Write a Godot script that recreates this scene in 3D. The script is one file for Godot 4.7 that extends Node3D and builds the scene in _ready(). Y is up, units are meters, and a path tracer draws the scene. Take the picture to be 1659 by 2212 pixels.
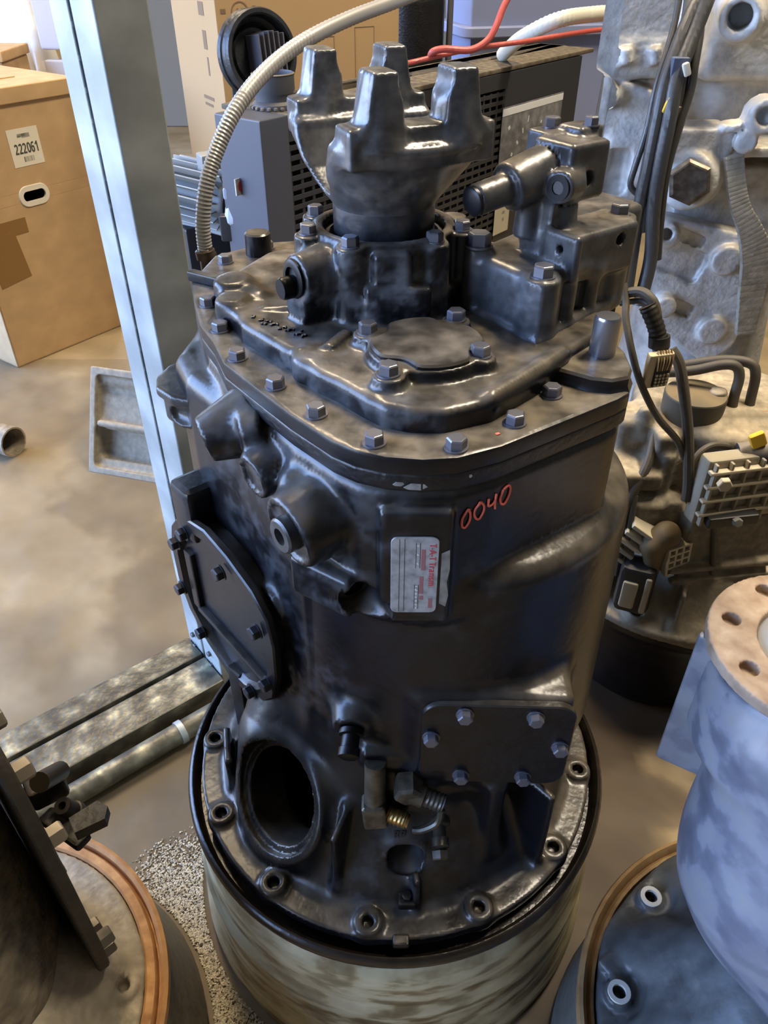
extends Node3D
# A workshop floor with a black gearbox standing on a wheel, other gearboxes, a compressor and boxes round it.

# ---------------------------------------------------------------- mesh collector
class Mesher:
	var v := PackedVector3Array()
	var n := PackedVector3Array()
	var c := PackedColorArray()
	var dust: FastNoiseLite
	var base := Color(1, 1, 1)
	var top := Color(1, 1, 1)
	var amount := 0.0

	func colour(p: Vector3, nn: Vector3) -> Color:
		if amount <= 0.0:
			return base
		var k := smoothstep(0.25, 0.95, nn.y) * amount
		if dust:
			k *= clampf(0.75 + 0.9 * dust.get_noise_3dv(p * 1000.0), 0.0, 1.0)
		return base.lerp(top, clampf(k, 0.0, 1.0))

	# soup: triplets of points, all turned the same way; closed shapes get turned outwards
	func add(soup: PackedVector3Array, xf := Transform3D(), angle := 36.0, flip_check := true) -> void:
		var count := soup.size() / 3
		if count == 0:
			return
		var mid := Vector3.ZERO
		for p in soup:
			mid += p
		mid /= soup.size()
		var vol := 0.0
		if flip_check:
			for i in count:
				var a := soup[i * 3] - mid
				vol += a.dot((soup[i * 3 + 1] - mid).cross(soup[i * 3 + 2] - mid))
		var turn := vol < 0.0
		var fn := PackedVector3Array()
		fn.resize(count)
		var at := {}
		for i in count:
			var a := soup[i * 3]
			var b := soup[i * 3 + 1]
			var d := soup[i * 3 + 2]
			var f := (b - a).cross(d - a)
			if turn:
				f = -f
			fn[i] = f
			for p in [a, b, d]:
				var key := Vector3i((p * 50000.0).round())
				if at.has(key):
					at[key].append(i)
				else:
					at[key] = [i]
		var lim := cos(deg_to_rad(angle))
		var nb := xf.basis.inverse().transposed()
		var mirrored := xf.basis.determinant() < 0.0
		for i in count:
			if fn[i].length_squared() < 1e-22:
				continue
			var me := fn[i].normalized()
			# clockwise front faces
			var order := [0, 1, 2] if turn else [0, 2, 1]
			if mirrored:
				order = [order[0], order[2], order[1]]
			for k in order:
				var p := soup[i * 3 + k]
				var s := Vector3.ZERO
				for j in at[Vector3i((p * 50000.0).round())]:
					if fn[j].length_squared() > 1e-22 and fn[j].normalized().dot(me) > lim:
						s += fn[j]
				s = (nb * s.normalized()).normalized()
				var q := xf * p
				v.append(q)
				n.append(s)
				c.append(colour(q, s))

	func mesh() -> ArrayMesh:
		var a := []
		a.resize(Mesh.ARRAY_MAX)
		a[Mesh.ARRAY_VERTEX] = v
		a[Mesh.ARRAY_NORMAL] = n
		a[Mesh.ARRAY_COLOR] = c
		var m := ArrayMesh.new()
		m.add_surface_from_arrays(Mesh.PRIMITIVE_TRIANGLES, a)
		return m

# ---------------------------------------------------------------- blended castings from distance fields
class Cast:
	const BOX = 0
	const CONE = 1
	const CAP = 2
	const PRISM = 3
	const TORUS = 4
	var prims := []
	var dust: FastNoiseLite
	var base := Color(1, 1, 1)
	var top := Color(1, 1, 1)
	var amount := 0.0
	# rubbed paint patches, some with side-light sheen put into the colour: [place, radius, strength]
	var wear_sheen := []
	var wear_sheen_color := Color(.115, .117, .128)

	func put(kind: int, xf: Transform3D, a: Variant, b: Variant, r: float, op: int, k: float) -> void:
		prims.append([kind, xf.affine_inverse(), a, b, r, op, k])

	static func along(p: Vector3, axis: Vector3) -> Transform3D:
		var y := axis.normalized()
		var x := y.cross(Vector3(0.31, 0.2, 0.93)).normalized()
		if absf(y.y) > 0.95:
			x = Vector3(1, 0, 0)
			x = (x - y * x.dot(y)).normalized()
		return Transform3D(Basis(x, y, x.cross(y)), p)

	func box(p: Vector3, half: Vector3, r := 0.003, op := 0, k := 0.004, basis := Basis()) -> void:
		put(BOX, Transform3D(basis, p), half - Vector3.ONE * r, null, r, op, k)

	# a rod or cone from p to q
	func rod(p: Vector3, q: Vector3, r1: float, r2: float, rr := 0.002, op := 0, k := 0.004) -> void:
		var h := (q - p).length() * 0.5
		put(CONE, along((p + q) * 0.5, q - p), Vector3(maxf(r1 - rr, 0.0005), maxf(r2 - rr, 0.0005), h - rr), null, rr, op, k)

	func cap(p: Vector3, q: Vector3, r1: float, r2: float, op := 0, k := 0.004) -> void:
		put(CAP, Transform3D(Basis(), p), q - p, Vector2(r1, r2), 0.0, op, k)

	# polygon in the plan (x, z) of xf, from height y0 to y1
	func prism(poly: Array, y0: float, y1: float, r := 0.003, op := 0, k := 0.004, xf := Transform3D()) -> void:
		put(PRISM, xf, plan_grid(PackedVector2Array(poly)), Vector2((y0 + y1) * 0.5, (y1 - y0) * 0.5 - r), r, op, k)

	# signed distances to a polygon on a grid: [corner, step, columns, rows, values]
	func plan_grid(poly: PackedVector2Array) -> Array:
		var lo := poly[0]
		var hi := poly[0]
		for q in poly:
			lo = lo.min(q)
			hi = hi.max(q)
		lo -= Vector2.ONE * 0.02
		hi += Vector2.ONE * 0.02
		var step := maxf((hi - lo).length() / 130.0, 0.0012)
		var nx := int((hi.x - lo.x) / step) + 2
		var ny := int((hi.y - lo.y) / step) + 2
		var g := PackedFloat32Array()
		g.resize(nx * ny)
		var m := poly.size()
		for y in ny:
			for x in nx:
				var u := lo + Vector2(x, y) * step
				var d := 1e9
				var inside := false
				var j := m - 1
				for i in m:
					var vi := poly[i]
					var vj := poly[j]
					var e := vj - vi
					var w := u - vi
					d = minf(d, (w - e * clampf(w.dot(e) / e.length_squared(), 0.0, 1.0)).length_squared())
					if (vi.y > u.y) != (vj.y > u.y) and u.x < e.x * (u.y - vi.y) / e.y + vi.x:
						inside = not inside
					j = i
				g[y * nx + x] = -sqrt(d) if inside else sqrt(d)
		return [lo, 1.0 / step, nx, ny, g]

	func torus(p: Vector3, axis: Vector3, R: float, r: float, op := 0, k := 0.004) -> void:
		put(TORUS, along(p, axis), R, r, 0.0, op, k)

	func one(pr: Array, w: Vector3) -> float:
		var p: Vector3 = pr[1] * w
		match pr[0]:
			0:
				var q := p.abs() - (pr[2] as Vector3)
				return Vector3(maxf(q.x, 0), maxf(q.y, 0), maxf(q.z, 0)).length() + minf(maxf(q.x, maxf(q.y, q.z)), 0.0) - (pr[4] as float)
			1:
				var e: Vector3 = pr[2]
				var qx := sqrt(p.x * p.x + p.z * p.z)
				var k2x := e.y - e.x
				var k2y := 2.0 * e.z
				var cax := qx - minf(qx, e.x if p.y < 0.0 else e.y)
				var cay := absf(p.y) - e.z
				var t := clampf(((e.y - qx) * k2x + (e.z - p.y) * k2y) / (k2x * k2x + k2y * k2y), 0.0, 1.0)
				var cbx := qx - e.y + k2x * t
				var cby := p.y - e.z + k2y * t
				var s := -1.0 if cbx < 0.0 and cay < 0.0 else 1.0
				return s * sqrt(minf(cax * cax + cay * cay, cbx * cbx + cby * cby)) - (pr[4] as float)
			2:
				var ba: Vector3 = pr[2]
				var h := clampf(p.dot(ba) / maxf(ba.length_squared(), 1e-9), 0.0, 1.0)
				var rr: Vector2 = pr[3]
				return (p - ba * h).length() - lerpf(rr.x, rr.y, h)
			3:
				var gr: Array = pr[2]
				var lo: Vector2 = gr[0]
				var inv: float = gr[1]
				var nx: int = gr[2]
				var ux := (p.x - lo.x) * inv
				var uy := (p.z - lo.y) * inv
				var vx := clampf(ux, 0.0, nx - 1.001)
				var vy := clampf(uy, 0.0, (gr[3] as int) - 1.001)
				var ix := int(vx)
				var iy := int(vy)
				var fx := vx - ix
				var at := iy * nx + ix
				var g: PackedFloat32Array = gr[4]
				var ga := g[at] + (g[at + 1] - g[at]) * fx
				var gb := g[at + nx] + (g[at + nx + 1] - g[at + nx]) * fx
				var dd := ga + (gb - ga) * (vy - iy)
				if ux != vx or uy != vy:
					dd += sqrt((ux - vx) * (ux - vx) + (uy - vy) * (uy - vy)) / inv * 0.8
				var yy: Vector2 = pr[3]
				var r: float = pr[4]
				var dx := dd + r
				var dy := absf(p.y - yy.x) - yy.y
				return sqrt(maxf(dx, 0) * maxf(dx, 0) + maxf(dy, 0) * maxf(dy, 0)) + minf(maxf(dx, dy), 0.0) - r
			4:
				var ring := sqrt(p.x * p.x + p.z * p.z) - (pr[2] as float)
				return sqrt(ring * ring + p.y * p.y) - (pr[3] as float)
		return 1e9

	func field(list: Array, p: Vector3) -> float:
		var d := 1e3
		for pr in list:
			var e := one(pr, p)
			var k: float = pr[6]
			if pr[5] == 0:
				if k > 0.0 and absf(d - e) < k:
					var h := 0.5 + 0.5 * (d - e) / k
					d = d + (e - d) * h - k * h * (1.0 - h)
				else:
					d = minf(d, e)
			else:
				if pr[5] == 1:
					e = -e
				if k > 0.0 and absf(d - e) < k:
					var h := 0.5 - 0.5 * (d - e) / k
					d = d + (e - d) * h + k * h * (1.0 - h)
				else:
					d = maxf(d, e)
		return d

	const B = 6
	var box_lo: Vector3
	var box_cell: float
	var box_n: Vector3i
	var slabs := []

	# one layer of blocks along z: [samples, live blocks]
	func slab(bz: int) -> void:
		var lo := box_lo
		var cell := box_cell
		var nb := box_n
		var sy := nb.x * B + 1
		var sz := sy * (nb.y * B + 1)
		var g := PackedFloat32Array()
		g.resize(sz * (B + 1))
		g.fill(1.0)
		var half := cell * B * 0.5
		var reach := half * 1.7321
		var live := []
		var inv_cell := 1.0 / cell
		var groups := {}
		for by in nb.y:
			for bx in nb.x:
				var mid := lo + Vector3(bx, by, bz) * (cell * B) + Vector3.ONE * half
				var near := []
				var sup := Vector2i(bx / 4, by / 4)
				if not groups.has(sup):
					var lot := []
					var mm := Vector3(lo.x + (sup.x * 4 + 2) * cell * B, lo.y + (sup.y * 4 + 2) * cell * B, mid.z)
					for pr in prims:
						if one(pr, mm) < reach * 3.4 + pr[6] + 2.0 * cell or pr[5] == 2:
							lot.append(pr)
					groups[sup] = lot
				for pr in groups[sup]:
					if one(pr, mid) < reach + pr[6] + 2.0 * cell or pr[5] == 2:
						near.append(pr)
				if near.is_empty():
					continue
				var d := field(near, mid)
				if absf(d) > reach * 1.25 + cell + 0.006:
					if d < 0.0:
						for z in B + 1:
							for y in B + 1:
								var row := bx * B + (by * B + y) * sy + z * sz
								for x in B + 1:
									if g[row + x] == 1.0:
										g[row + x] = -1.0
					continue
				live.append(Vector3i(bx, by, bz))
				var few := []
				for pr in near:
					if pr[5] != 0 or one(pr, mid) < d + 2.0 * reach + pr[6]:
						few.append(pr)
				for z in B + 1:
					for y in B + 1:
						var row := bx * B + (by * B + y) * sy + z * sz
						var p := lo + Vector3(bx * B, by * B + y, bz * B + z) * cell
						var x := 0
						while x <= B:
							var d2 := field(few, p)
							var skip := maxi(int(absf(d2) * inv_cell * 0.9) - 1, 1)
							while skip > 0 and x <= B:
								g[row + x] = d2
								p.x += cell
								x += 1
								skip -= 1
		slabs[bz] = [g, live]

	func mesh(lo: Vector3, hi: Vector3, cell: float) -> ArrayMesh:
		var nb := Vector3i(((hi - lo) / (cell * B)).ceil())
		var sy := nb.x * B + 1
		var sz := sy * (nb.y * B + 1)
		box_lo = lo
		box_cell = cell
		box_n = nb
		slabs.resize(nb.z)
		WorkerThreadPool.wait_for_group_task_completion(WorkerThreadPool.add_group_task(slab, nb.z, -1, true))
		var g := PackedFloat32Array()
		var live := []
		for bz in nb.z:
			var own: PackedFloat32Array = slabs[bz][0]
			g.append_array(own if bz == nb.z - 1 else own.slice(0, sz * B))
			live.append_array(slabs[bz][1])
		slabs.clear()
		var vid := PackedInt32Array()
		vid.resize(g.size())
		vid.fill(-1)
		var vs := PackedVector3Array()
		var ns := PackedVector3Array()
		var cs := PackedColorArray()
		var ids := PackedInt32Array()
		for b in live:
			for z in range(b.z * B, b.z * B + B):
				for y in range(b.y * B, b.y * B + B):
					var i: int = b.x * B + y * sy + z * sz
					for x in range(b.x * B, b.x * B + B):
						var d0 := g[i]
						var d1 := g[i + 1]
						var d2 := g[i + sy]
						var d3 := g[i + sy + 1]
						var d4 := g[i + sz]
						var d5 := g[i + sz + 1]
						var d6 := g[i + sz + sy]
						var d7 := g[i + sz + sy + 1]
						var inside := int(d0 < 0) + int(d1 < 0) + int(d2 < 0) + int(d3 < 0) + int(d4 < 0) + int(d5 < 0) + int(d6 < 0) + int(d7 < 0)
						if inside > 0 and inside < 8:
							var s := Vector3.ZERO
							var m := 0
							if (d0 < 0) != (d1 < 0): s += Vector3(d0 / (d0 - d1), 0, 0); m += 1
							if (d2 < 0) != (d3 < 0): s += Vector3(d2 / (d2 - d3), 1, 0); m += 1
							if (d4 < 0) != (d5 < 0): s += Vector3(d4 / (d4 - d5), 0, 1); m += 1
							if (d6 < 0) != (d7 < 0): s += Vector3(d6 / (d6 - d7), 1, 1); m += 1
							if (d0 < 0) != (d2 < 0): s += Vector3(0, d0 / (d0 - d2), 0); m += 1
							if (d1 < 0) != (d3 < 0): s += Vector3(1, d1 / (d1 - d3), 0); m += 1
							if (d4 < 0) != (d6 < 0): s += Vector3(0, d4 / (d4 - d6), 1); m += 1
							if (d5 < 0) != (d7 < 0): s += Vector3(1, d5 / (d5 - d7), 1); m += 1
							if (d0 < 0) != (d4 < 0): s += Vector3(0, 0, d0 / (d0 - d4)); m += 1
							if (d1 < 0) != (d5 < 0): s += Vector3(1, 0, d1 / (d1 - d5)); m += 1
							if (d2 < 0) != (d6 < 0): s += Vector3(0, 1, d2 / (d2 - d6)); m += 1
							if (d3 < 0) != (d7 < 0): s += Vector3(1, 1, d3 / (d3 - d7)); m += 1
							var nn := Vector3(d1 + d3 + d5 + d7 - d0 - d2 - d4 - d6, d2 + d3 + d6 + d7 - d0 - d1 - d4 - d5, d4 + d5 + d6 + d7 - d0 - d1 - d2 - d3).normalized()
							vid[i] = vs.size()
							var q := lo + (Vector3(x, y, z) + s / m) * cell
							vs.append(q)
							ns.append(nn)
							if amount > 0.0:
								var kk := smoothstep(0.25, 0.95, nn.y) * amount
								if dust:
									kk *= clampf(0.75 + 0.9 * dust.get_noise_3dv(q * 1000.0), 0.0, 1.0)
								cs.append(base.lerp(top, clampf(kk, 0.0, 1.0)))
							else:
								cs.append(base)
							if wear_sheen.size():
								var kc := 0.0
								for e in wear_sheen:
									kc = maxf(kc, (e[2] as float) * smoothstep(1.0, 0.35, (q - (e[0] as Vector3)).length() / (e[1] as float)))
								if kc > 0.0:
									kc *= smoothstep(-0.25, 0.45, dust.get_noise_3dv(q * 2600.0) + 0.35 * dust.get_noise_3dv(q * 9000.0))
									cs[cs.size() - 1] = cs[cs.size() - 1].lerp(wear_sheen_color, kc)
						i += 1
		for b in live:
			for z in range(maxi(b.z * B, 1), b.z * B + B):
				for y in range(maxi(b.y * B, 1), b.y * B + B):
					for x in range(maxi(b.x * B, 1), b.x * B + B):
						var i: int = x + y * sy + z * sz
						var inn := g[i] < 0.0
						if inn != (g[i + 1] < 0.0):
							_quad(ids, vid[i], vid[i - sy], vid[i - sy - sz], vid[i - sz], inn)
						if inn != (g[i + sy] < 0.0):
							_quad(ids, vid[i], vid[i - sz], vid[i - sz - 1], vid[i - 1], inn)
						if inn != (g[i + sz] < 0.0):
							_quad(ids, vid[i], vid[i - 1], vid[i - 1 - sy], vid[i - sy], inn)
		var a := []
		a.resize(Mesh.ARRAY_MAX)
		a[Mesh.ARRAY_VERTEX] = vs
		a[Mesh.ARRAY_NORMAL] = ns
		a[Mesh.ARRAY_COLOR] = cs
		a[Mesh.ARRAY_INDEX] = ids
		var me := ArrayMesh.new()
		me.add_surface_from_arrays(Mesh.PRIMITIVE_TRIANGLES, a)
		return me

	func _quad(ids: PackedInt32Array, a: int, b: int, c: int, d: int, inn: bool) -> void:
		if a < 0 or b < 0 or c < 0 or d < 0:
			return
		if inn:
			ids.append_array([a, c, b, a, d, c])
		else:
			ids.append_array([a, b, c, a, c, d])

# ---------------------------------------------------------------- shapes as triangle soup
func lathe(profile: Array, seg := 40, from := 0.0, to := TAU) -> PackedVector3Array:
	var s := PackedVector3Array()
	for i in seg:
		var a := lerpf(from, to, float(i) / seg)
		var b := lerpf(from, to, float(i + 1) / seg)
		if i == seg - 1 and absf(to - from - TAU) < 1e-6:
			b = from
		var ca := Vector2(cos(a), sin(a))
		var cb := Vector2(cos(b), sin(b))
		for j in profile.size() - 1:
			var p: Vector2 = profile[j]
			var q: Vector2 = profile[j + 1]
			var pa := Vector3(ca.x * p.x, p.y, ca.y * p.x)
			var pb := Vector3(cb.x * p.x, p.y, cb.y * p.x)
			var qa := Vector3(ca.x * q.x, q.y, ca.y * q.x)
			var qb := Vector3(cb.x * q.x, q.y, cb.y * q.x)
			if p.x > 1e-7:
				s.append_array([pa, pb, qa])
			if q.x > 1e-7:
				s.append_array([pb, qb, qa])
	return s

func inset(poly: PackedVector2Array, d: float) -> PackedVector2Array:
	if absf(d) < 1e-7:
		return poly
	var sign := -1.0 if Geometry2D.is_polygon_clockwise(poly) else 1.0
	var o := PackedVector2Array()
	var m := poly.size()
	for i in m:
		var e1 := (poly[i] - poly[(i + m - 1) % m]).normalized()
		var e2 := (poly[(i + 1) % m] - poly[i]).normalized()
		var n1 := Vector2(-e1.y, e1.x)
		var n2 := Vector2(-e2.y, e2.x)
		var b := n1 + n2
		b = b / maxf(b.length_squared() * 0.5, 0.35)
		o.append(poly[i] + b * d * sign)
	return o

# polygon in (x, z), rings of (inset, y) from bottom to top, both ends closed
func stack(poly: PackedVector2Array, rings: Array, closed := true) -> PackedVector3Array:
	var s := PackedVector3Array()
	var loops := []
	for r in rings:
		loops.append(inset(poly, r.x))
	var m := poly.size()
	for j in rings.size() - 1:
		for i in m:
			var k := (i + 1) % m
			var a := Vector3(loops[j][i].x, rings[j].y, loops[j][i].y)
			var b := Vector3(loops[j][k].x, rings[j].y, loops[j][k].y)
			var c := Vector3(loops[j + 1][i].x, rings[j + 1].y, loops[j + 1][i].y)
			var d := Vector3(loops[j + 1][k].x, rings[j + 1].y, loops[j + 1][k].y)
			s.append_array([a, b, c, b, d, c])
	if closed:
		var flip := not Geometry2D.is_polygon_clockwise(poly)
		for e in [0, rings.size() - 1]:
			var t := Geometry2D.triangulate_polygon(loops[e])
			for i in t.size() / 3:
				var p := []
				for k in 3:
					var q: Vector2 = loops[e][t[i * 3 + k]]
					p.append(Vector3(q.x, rings[e].y, q.y))
				# the side walls above run one way; make the caps agree with them
				var up: bool = (p[1] - p[0]).cross(p[2] - p[0]).y > 0.0
				var want: bool = (e != 0) if not flip else (e == 0)
				if up != want:
					p = [p[0], p[2], p[1]]
				s.append_array(p)
	return s

func round_rect(w: float, h: float, r: float, k := 4) -> PackedVector2Array:
	var o := PackedVector2Array()
	for q in 4:
		var cx := (w * 0.5 - r) * (1 if q == 0 or q == 3 else -1)
		var cy := (h * 0.5 - r) * (1 if q < 2 else -1)
		for i in k + 1:
			var a := (q + float(i) / k) * PI * 0.5
			o.append(Vector2(cx + cos(a) * r, cy + sin(a) * r))
	return o

# box with eased edges, centred
func brick(w: float, h: float, d: float, r := 0.003, k := 2) -> PackedVector3Array:
	r = minf(r, minf(w, minf(h, d)) * 0.45)
	return stack(round_rect(w, d, r, k), [Vector2(r, -h / 2), Vector2(r * 0.3, -h / 2 + r * 0.3), Vector2(0, -h / 2 + r), Vector2(0, h / 2 - r), Vector2(r * 0.3, h / 2 - r * 0.3), Vector2(r, h / 2)])

func smooth_path(pts: Array, per := 6) -> PackedVector3Array:
	var o := PackedVector3Array()
	for i in pts.size() - 1:
		var p0: Vector3 = pts[maxi(i - 1, 0)]
		var p1: Vector3 = pts[i]
		var p2: Vector3 = pts[i + 1]
		var p3: Vector3 = pts[mini(i + 2, pts.size() - 1)]
		for k in per:
			o.append(p1.cubic_interpolate(p2, p0, p3, float(k) / per))
	o.append(pts[pts.size() - 1])
	return o

func pipe(path: PackedVector3Array, r: float, seg := 10, r_end := -1.0, ridges := 0.0) -> PackedVector3Array:
	var s := PackedVector3Array()
	var m := path.size()
	var x := Vector3.ZERO
	var rings := []
	for i in m:
		var t := (path[mini(i + 1, m - 1)] - path[maxi(i - 1, 0)]).normalized()
		if i == 0:
			x = t.cross(Vector3(0.3, 0.9, 0.2)).normalized()
		x = (x - t * x.dot(t)).normalized()
		var y := t.cross(x)
		var rr := r if r_end < 0.0 else lerpf(r, r_end, float(i) / (m - 1))
		if ridges > 0.0 and i % 2 == 1:
			rr -= ridges
		var ring := []
		for k in seg:
			var a := TAU * k / seg
			ring.append(path[i] + (x * cos(a) + y * sin(a)) * rr)
		rings.append(ring)
	for i in m - 1:
		for k in seg:
			var l := (k + 1) % seg
			s.append_array([rings[i][k], rings[i + 1][k], rings[i][l], rings[i][l], rings[i + 1][k], rings[i + 1][l]])
	for k in seg:
		var l := (k + 1) % seg
		s.append_array([path[0], rings[0][k], rings[0][l], path[m - 1], rings[m - 1][l], rings[m - 1][k]])
	return s

# hexagon-headed bolt, its seat at y = 0 with a short washer face, af = width over flats
func bolt_shape(af: float, h: float) -> PackedVector3Array:
	var hex := PackedVector2Array()
	for i in 6:
		hex.append(Vector2(cos(i * PI / 3), sin(i * PI / 3)) * af / 1.732)
	return stack(hex, [Vector2(0, h * 0.12), Vector2(0, h * 0.86), Vector2(af * 0.06, h * 0.97), Vector2(af * 0.1, h)])

func aim(p: Vector3, axis: Vector3, spin := 0.0) -> Transform3D:
	var t := Cast.along(p, axis)
	return Transform3D(t.basis * Basis(Vector3.UP, spin), p)

func face_xf(p: Vector3, right: Vector3, out: Vector3) -> Transform3D:
	# local x = right, y = out of the face, z = downwards on the face
	var y := out.normalized()
	var x := (right - y * right.dot(y)).normalized()
	return Transform3D(Basis(x, y, x.cross(y)), p)

# ---------------------------------------------------------------- nodes
var used := {}
var noise := FastNoiseLite.new()

func numbered(called: String) -> String:
	used[called] = used.get(called, -1) + 1
	return called if used[called] == 0 else "%s_%03d" % [called, used[called]]

func tag(o: Node3D, label: String, category: String, group := "", kind := "") -> Node3D:
	if label: o.set_meta("label", label)
	if category: o.set_meta("category", category)
	if group: o.set_meta("group", group)
	if kind: o.set_meta("kind", kind)
	return o

func thing(called: String, label: String, category: String, at := Vector3.ZERO, group := "") -> Node3D:
	var o := Node3D.new()
	o.name = numbered(called)
	add_child(o)
	o.position = at
	tag(o, label, category, group)
	return o

# a mesh under a parent, given in world coordinates
func part(called: String, mesh: Mesh, m: Material, parent: Node3D, xf := Transform3D()) -> MeshInstance3D:
	var o := MeshInstance3D.new()
	o.mesh = mesh
	o.material_override = m
	o.name = called if parent != self else numbered(called)
	parent.add_child(o, true)
	var up := Transform3D()
	var p: Node = parent
	while p is Node3D and p != self:
		up = (p as Node3D).transform * up
		p = p.get_parent()
	o.transform = up.affine_inverse() * xf
	return o

func plain(soup: PackedVector3Array, xf := Transform3D(), angle := 36.0) -> ArrayMesh:
	var b := Mesher.new()
	b.add(soup, xf, angle)
	return b.mesh()

func mk(base: Color, top: Color, amount: float) -> Mesher:
	var b := Mesher.new()
	b.base = base; b.top = top; b.amount = amount; b.dust = noise
	return b

func cast(base: Color, top: Color, amount: float) -> Cast:
	var b := Cast.new()
	b.base = base; b.top = top; b.amount = amount; b.dust = noise
	return b

# ---------------------------------------------------------------- materials
var seeds := 10
func mottle(colors: Array, freq: float, kind := FastNoiseLite.TYPE_SIMPLEX_SMOOTH, offsets: Array = [], oct := 5, size := 256) -> NoiseTexture2D:
	var f := FastNoiseLite.new()
	seeds += 7
	f.seed = seeds
	f.noise_type = kind
	f.frequency = freq
	f.fractal_octaves = oct
	var t := NoiseTexture2D.new()
	t.width = size
	t.height = size
	t.seamless = true
	t.noise = f
	var g := Gradient.new()
	var cols := PackedColorArray()
	var offs := PackedFloat32Array()
	for i in colors.size():
		cols.append(colors[i])
		offs.append(offsets[i] if offsets.size() else float(i) / (colors.size() - 1))
	g.colors = cols
	g.offsets = offs
	t.color_ramp = g
	return t

func grey(a: float) -> Color:
	return Color(a, a, a)

var bump_soft: NoiseTexture2D
var bump_fine: NoiseTexture2D

func mat(called: String, col: Color, rough: float, metal := 0.0, tex: Texture2D = null, scale := 3.0, bump := 0.0, bump_tex: Texture2D = null) -> StandardMaterial3D:
	var m := StandardMaterial3D.new()
	m.resource_name = called
	m.albedo_color = col
	m.roughness = rough
	m.metallic = metal
	m.vertex_color_use_as_albedo = true
	m.uv1_triplanar = true
	m.uv1_world_triplanar = true
	m.uv1_scale = Vector3.ONE * scale
	if tex:
		m.albedo_texture = tex
	if bump > 0.0:
		m.normal_enabled = true
		m.normal_scale = bump
		m.normal_texture = bump_tex if bump_tex else bump_fine
	return m

# ---------------------------------------------------------------- the scene
var M := {}
var font_bold: SystemFont
var font_plain: SystemFont

func _ready() -> void:
	# camera
	var cam := Camera3D.new()
	cam.name = "camera"
	add_child(cam)
	cam.position = Vector3(-0.016, 1.28, 0.70)
	cam.rotation = Vector3(-deg_to_rad(37.462), 0, 0)
	cam.fov = rad_to_deg(2.0 * atan(1106.0 / 1659.0))
	cam.near = 0.02
	cam.current = true
	# sky and exposure
	var we := WorldEnvironment.new()
	we.name = "world"
	var e := Environment.new()
	var sm := ProceduralSkyMaterial.new()
	sm.sky_top_color = Color(0.54, 0.71, 1.0)
	sm.sky_horizon_color = Color(0.80, 0.88, 1.0)
	sm.ground_bottom_color = Color(0.42, 0.40, 0.37)
	sm.ground_horizon_color = Color(0.62, 0.62, 0.62)
	sm.energy_multiplier = 1.0
	var sky := Sky.new()
	sky.sky_material = sm
	e.background_mode = Environment.BG_SKY
	e.sky = sky
	e.background_energy_multiplier = 14.0
	e.tonemap_mode = Environment.TONE_MAPPER_LINEAR
	e.tonemap_exposure = 1.12
	e.sdfgi_enabled = true
	e.ssao_enabled = true
	e.ssil_enabled = true
	we.environment = e
	add_child(we)
	# lamps under the roof
	lamp(Vector3(-1.0, 4.2, -2.3), Vector2(0.30, 1.6), Color(1.0, 0.90, 0.74), 16.0)
	lamp(Vector3(1.4, 4.2, -0.9), Vector2(0.30, 1.6), Color(1.0, 0.94, 0.84), 20.0)
	# low sun through the rear window
	var sun := DirectionalLight3D.new()
	sun.name = "sun"
	sun.light_color = Color(1.0, 0.93, 0.82)
	sun.light_energy = 12.0
	sun.light_angular_distance = 0.6
	sun.shadow_enabled = true
	add_child(sun)
	sun.look_at_from_position(Vector3(-2.2, 2.2, -5.0), Vector3(-1.8, 0.32, -1.0), Vector3.UP)
	# shared tools
	font_bold = SystemFont.new()
	font_bold.font_names = PackedStringArray(["Droid Sans"])
	font_bold.font_weight = 700
	font_plain = SystemFont.new()
	font_plain.font_names = PackedStringArray(["Droid Sans"])
	noise.seed = 4
	noise.frequency = 0.012
	noise.fractal_octaves = 4
	make_materials()
	build_room()
	build_gearbox()
	build_stand()
	build_carton()
	build_post()
	build_floor_things()
	build_tall_box()
	build_compressor()
	build_rear_things()
	build_far_left()
	build_granules()
	build_upper_gearbox()
	build_lower_gearbox()
	build_blue_gearbox()
	build_left_gearbox()

func lamp(at: Vector3, size: Vector2, col: Color, energy: float) -> void:
	var t := thing("ceiling_lamp", "", "lamp", at)
	var m := StandardMaterial3D.new()
	m.resource_name = "lamp_glow"
	m.albedo_color = Color.WHITE
	m.emission_enabled = true
	m.emission = col
	m.emission_energy_multiplier = 3.0
	t.set_meta("label", "long ceiling lamp hanging under the workshop roof near %s" % ("the post" if at.x < 0 else "the gearbox"))
	part("housing", plain(brick(size.x + 0.06, 0.08, size.y + 0.06, 0.01), Transform3D(Basis(), at + Vector3.UP * 0.03)), mat("lamp_white", Color(.8, .8, .8), .5), t)
	part("diffuser", plain(brick(size.x, 0.01, size.y, 0.003), Transform3D(Basis(), at + Vector3.DOWN * 0.016)), m, t)
	var l := AreaLight3D.new()
	l.name = "lamp_light"
	l.area_size = Vector2(size.x, size.y)
	l.light_color = col
	l.light_energy = energy
	l.shadow_enabled = true
	l.area_range = 30.0
	l.area_attenuation = 2.0
	t.add_child(l)
	l.position = Vector3(0, -0.03, 0)
	l.rotation.x = -PI / 2

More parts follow.
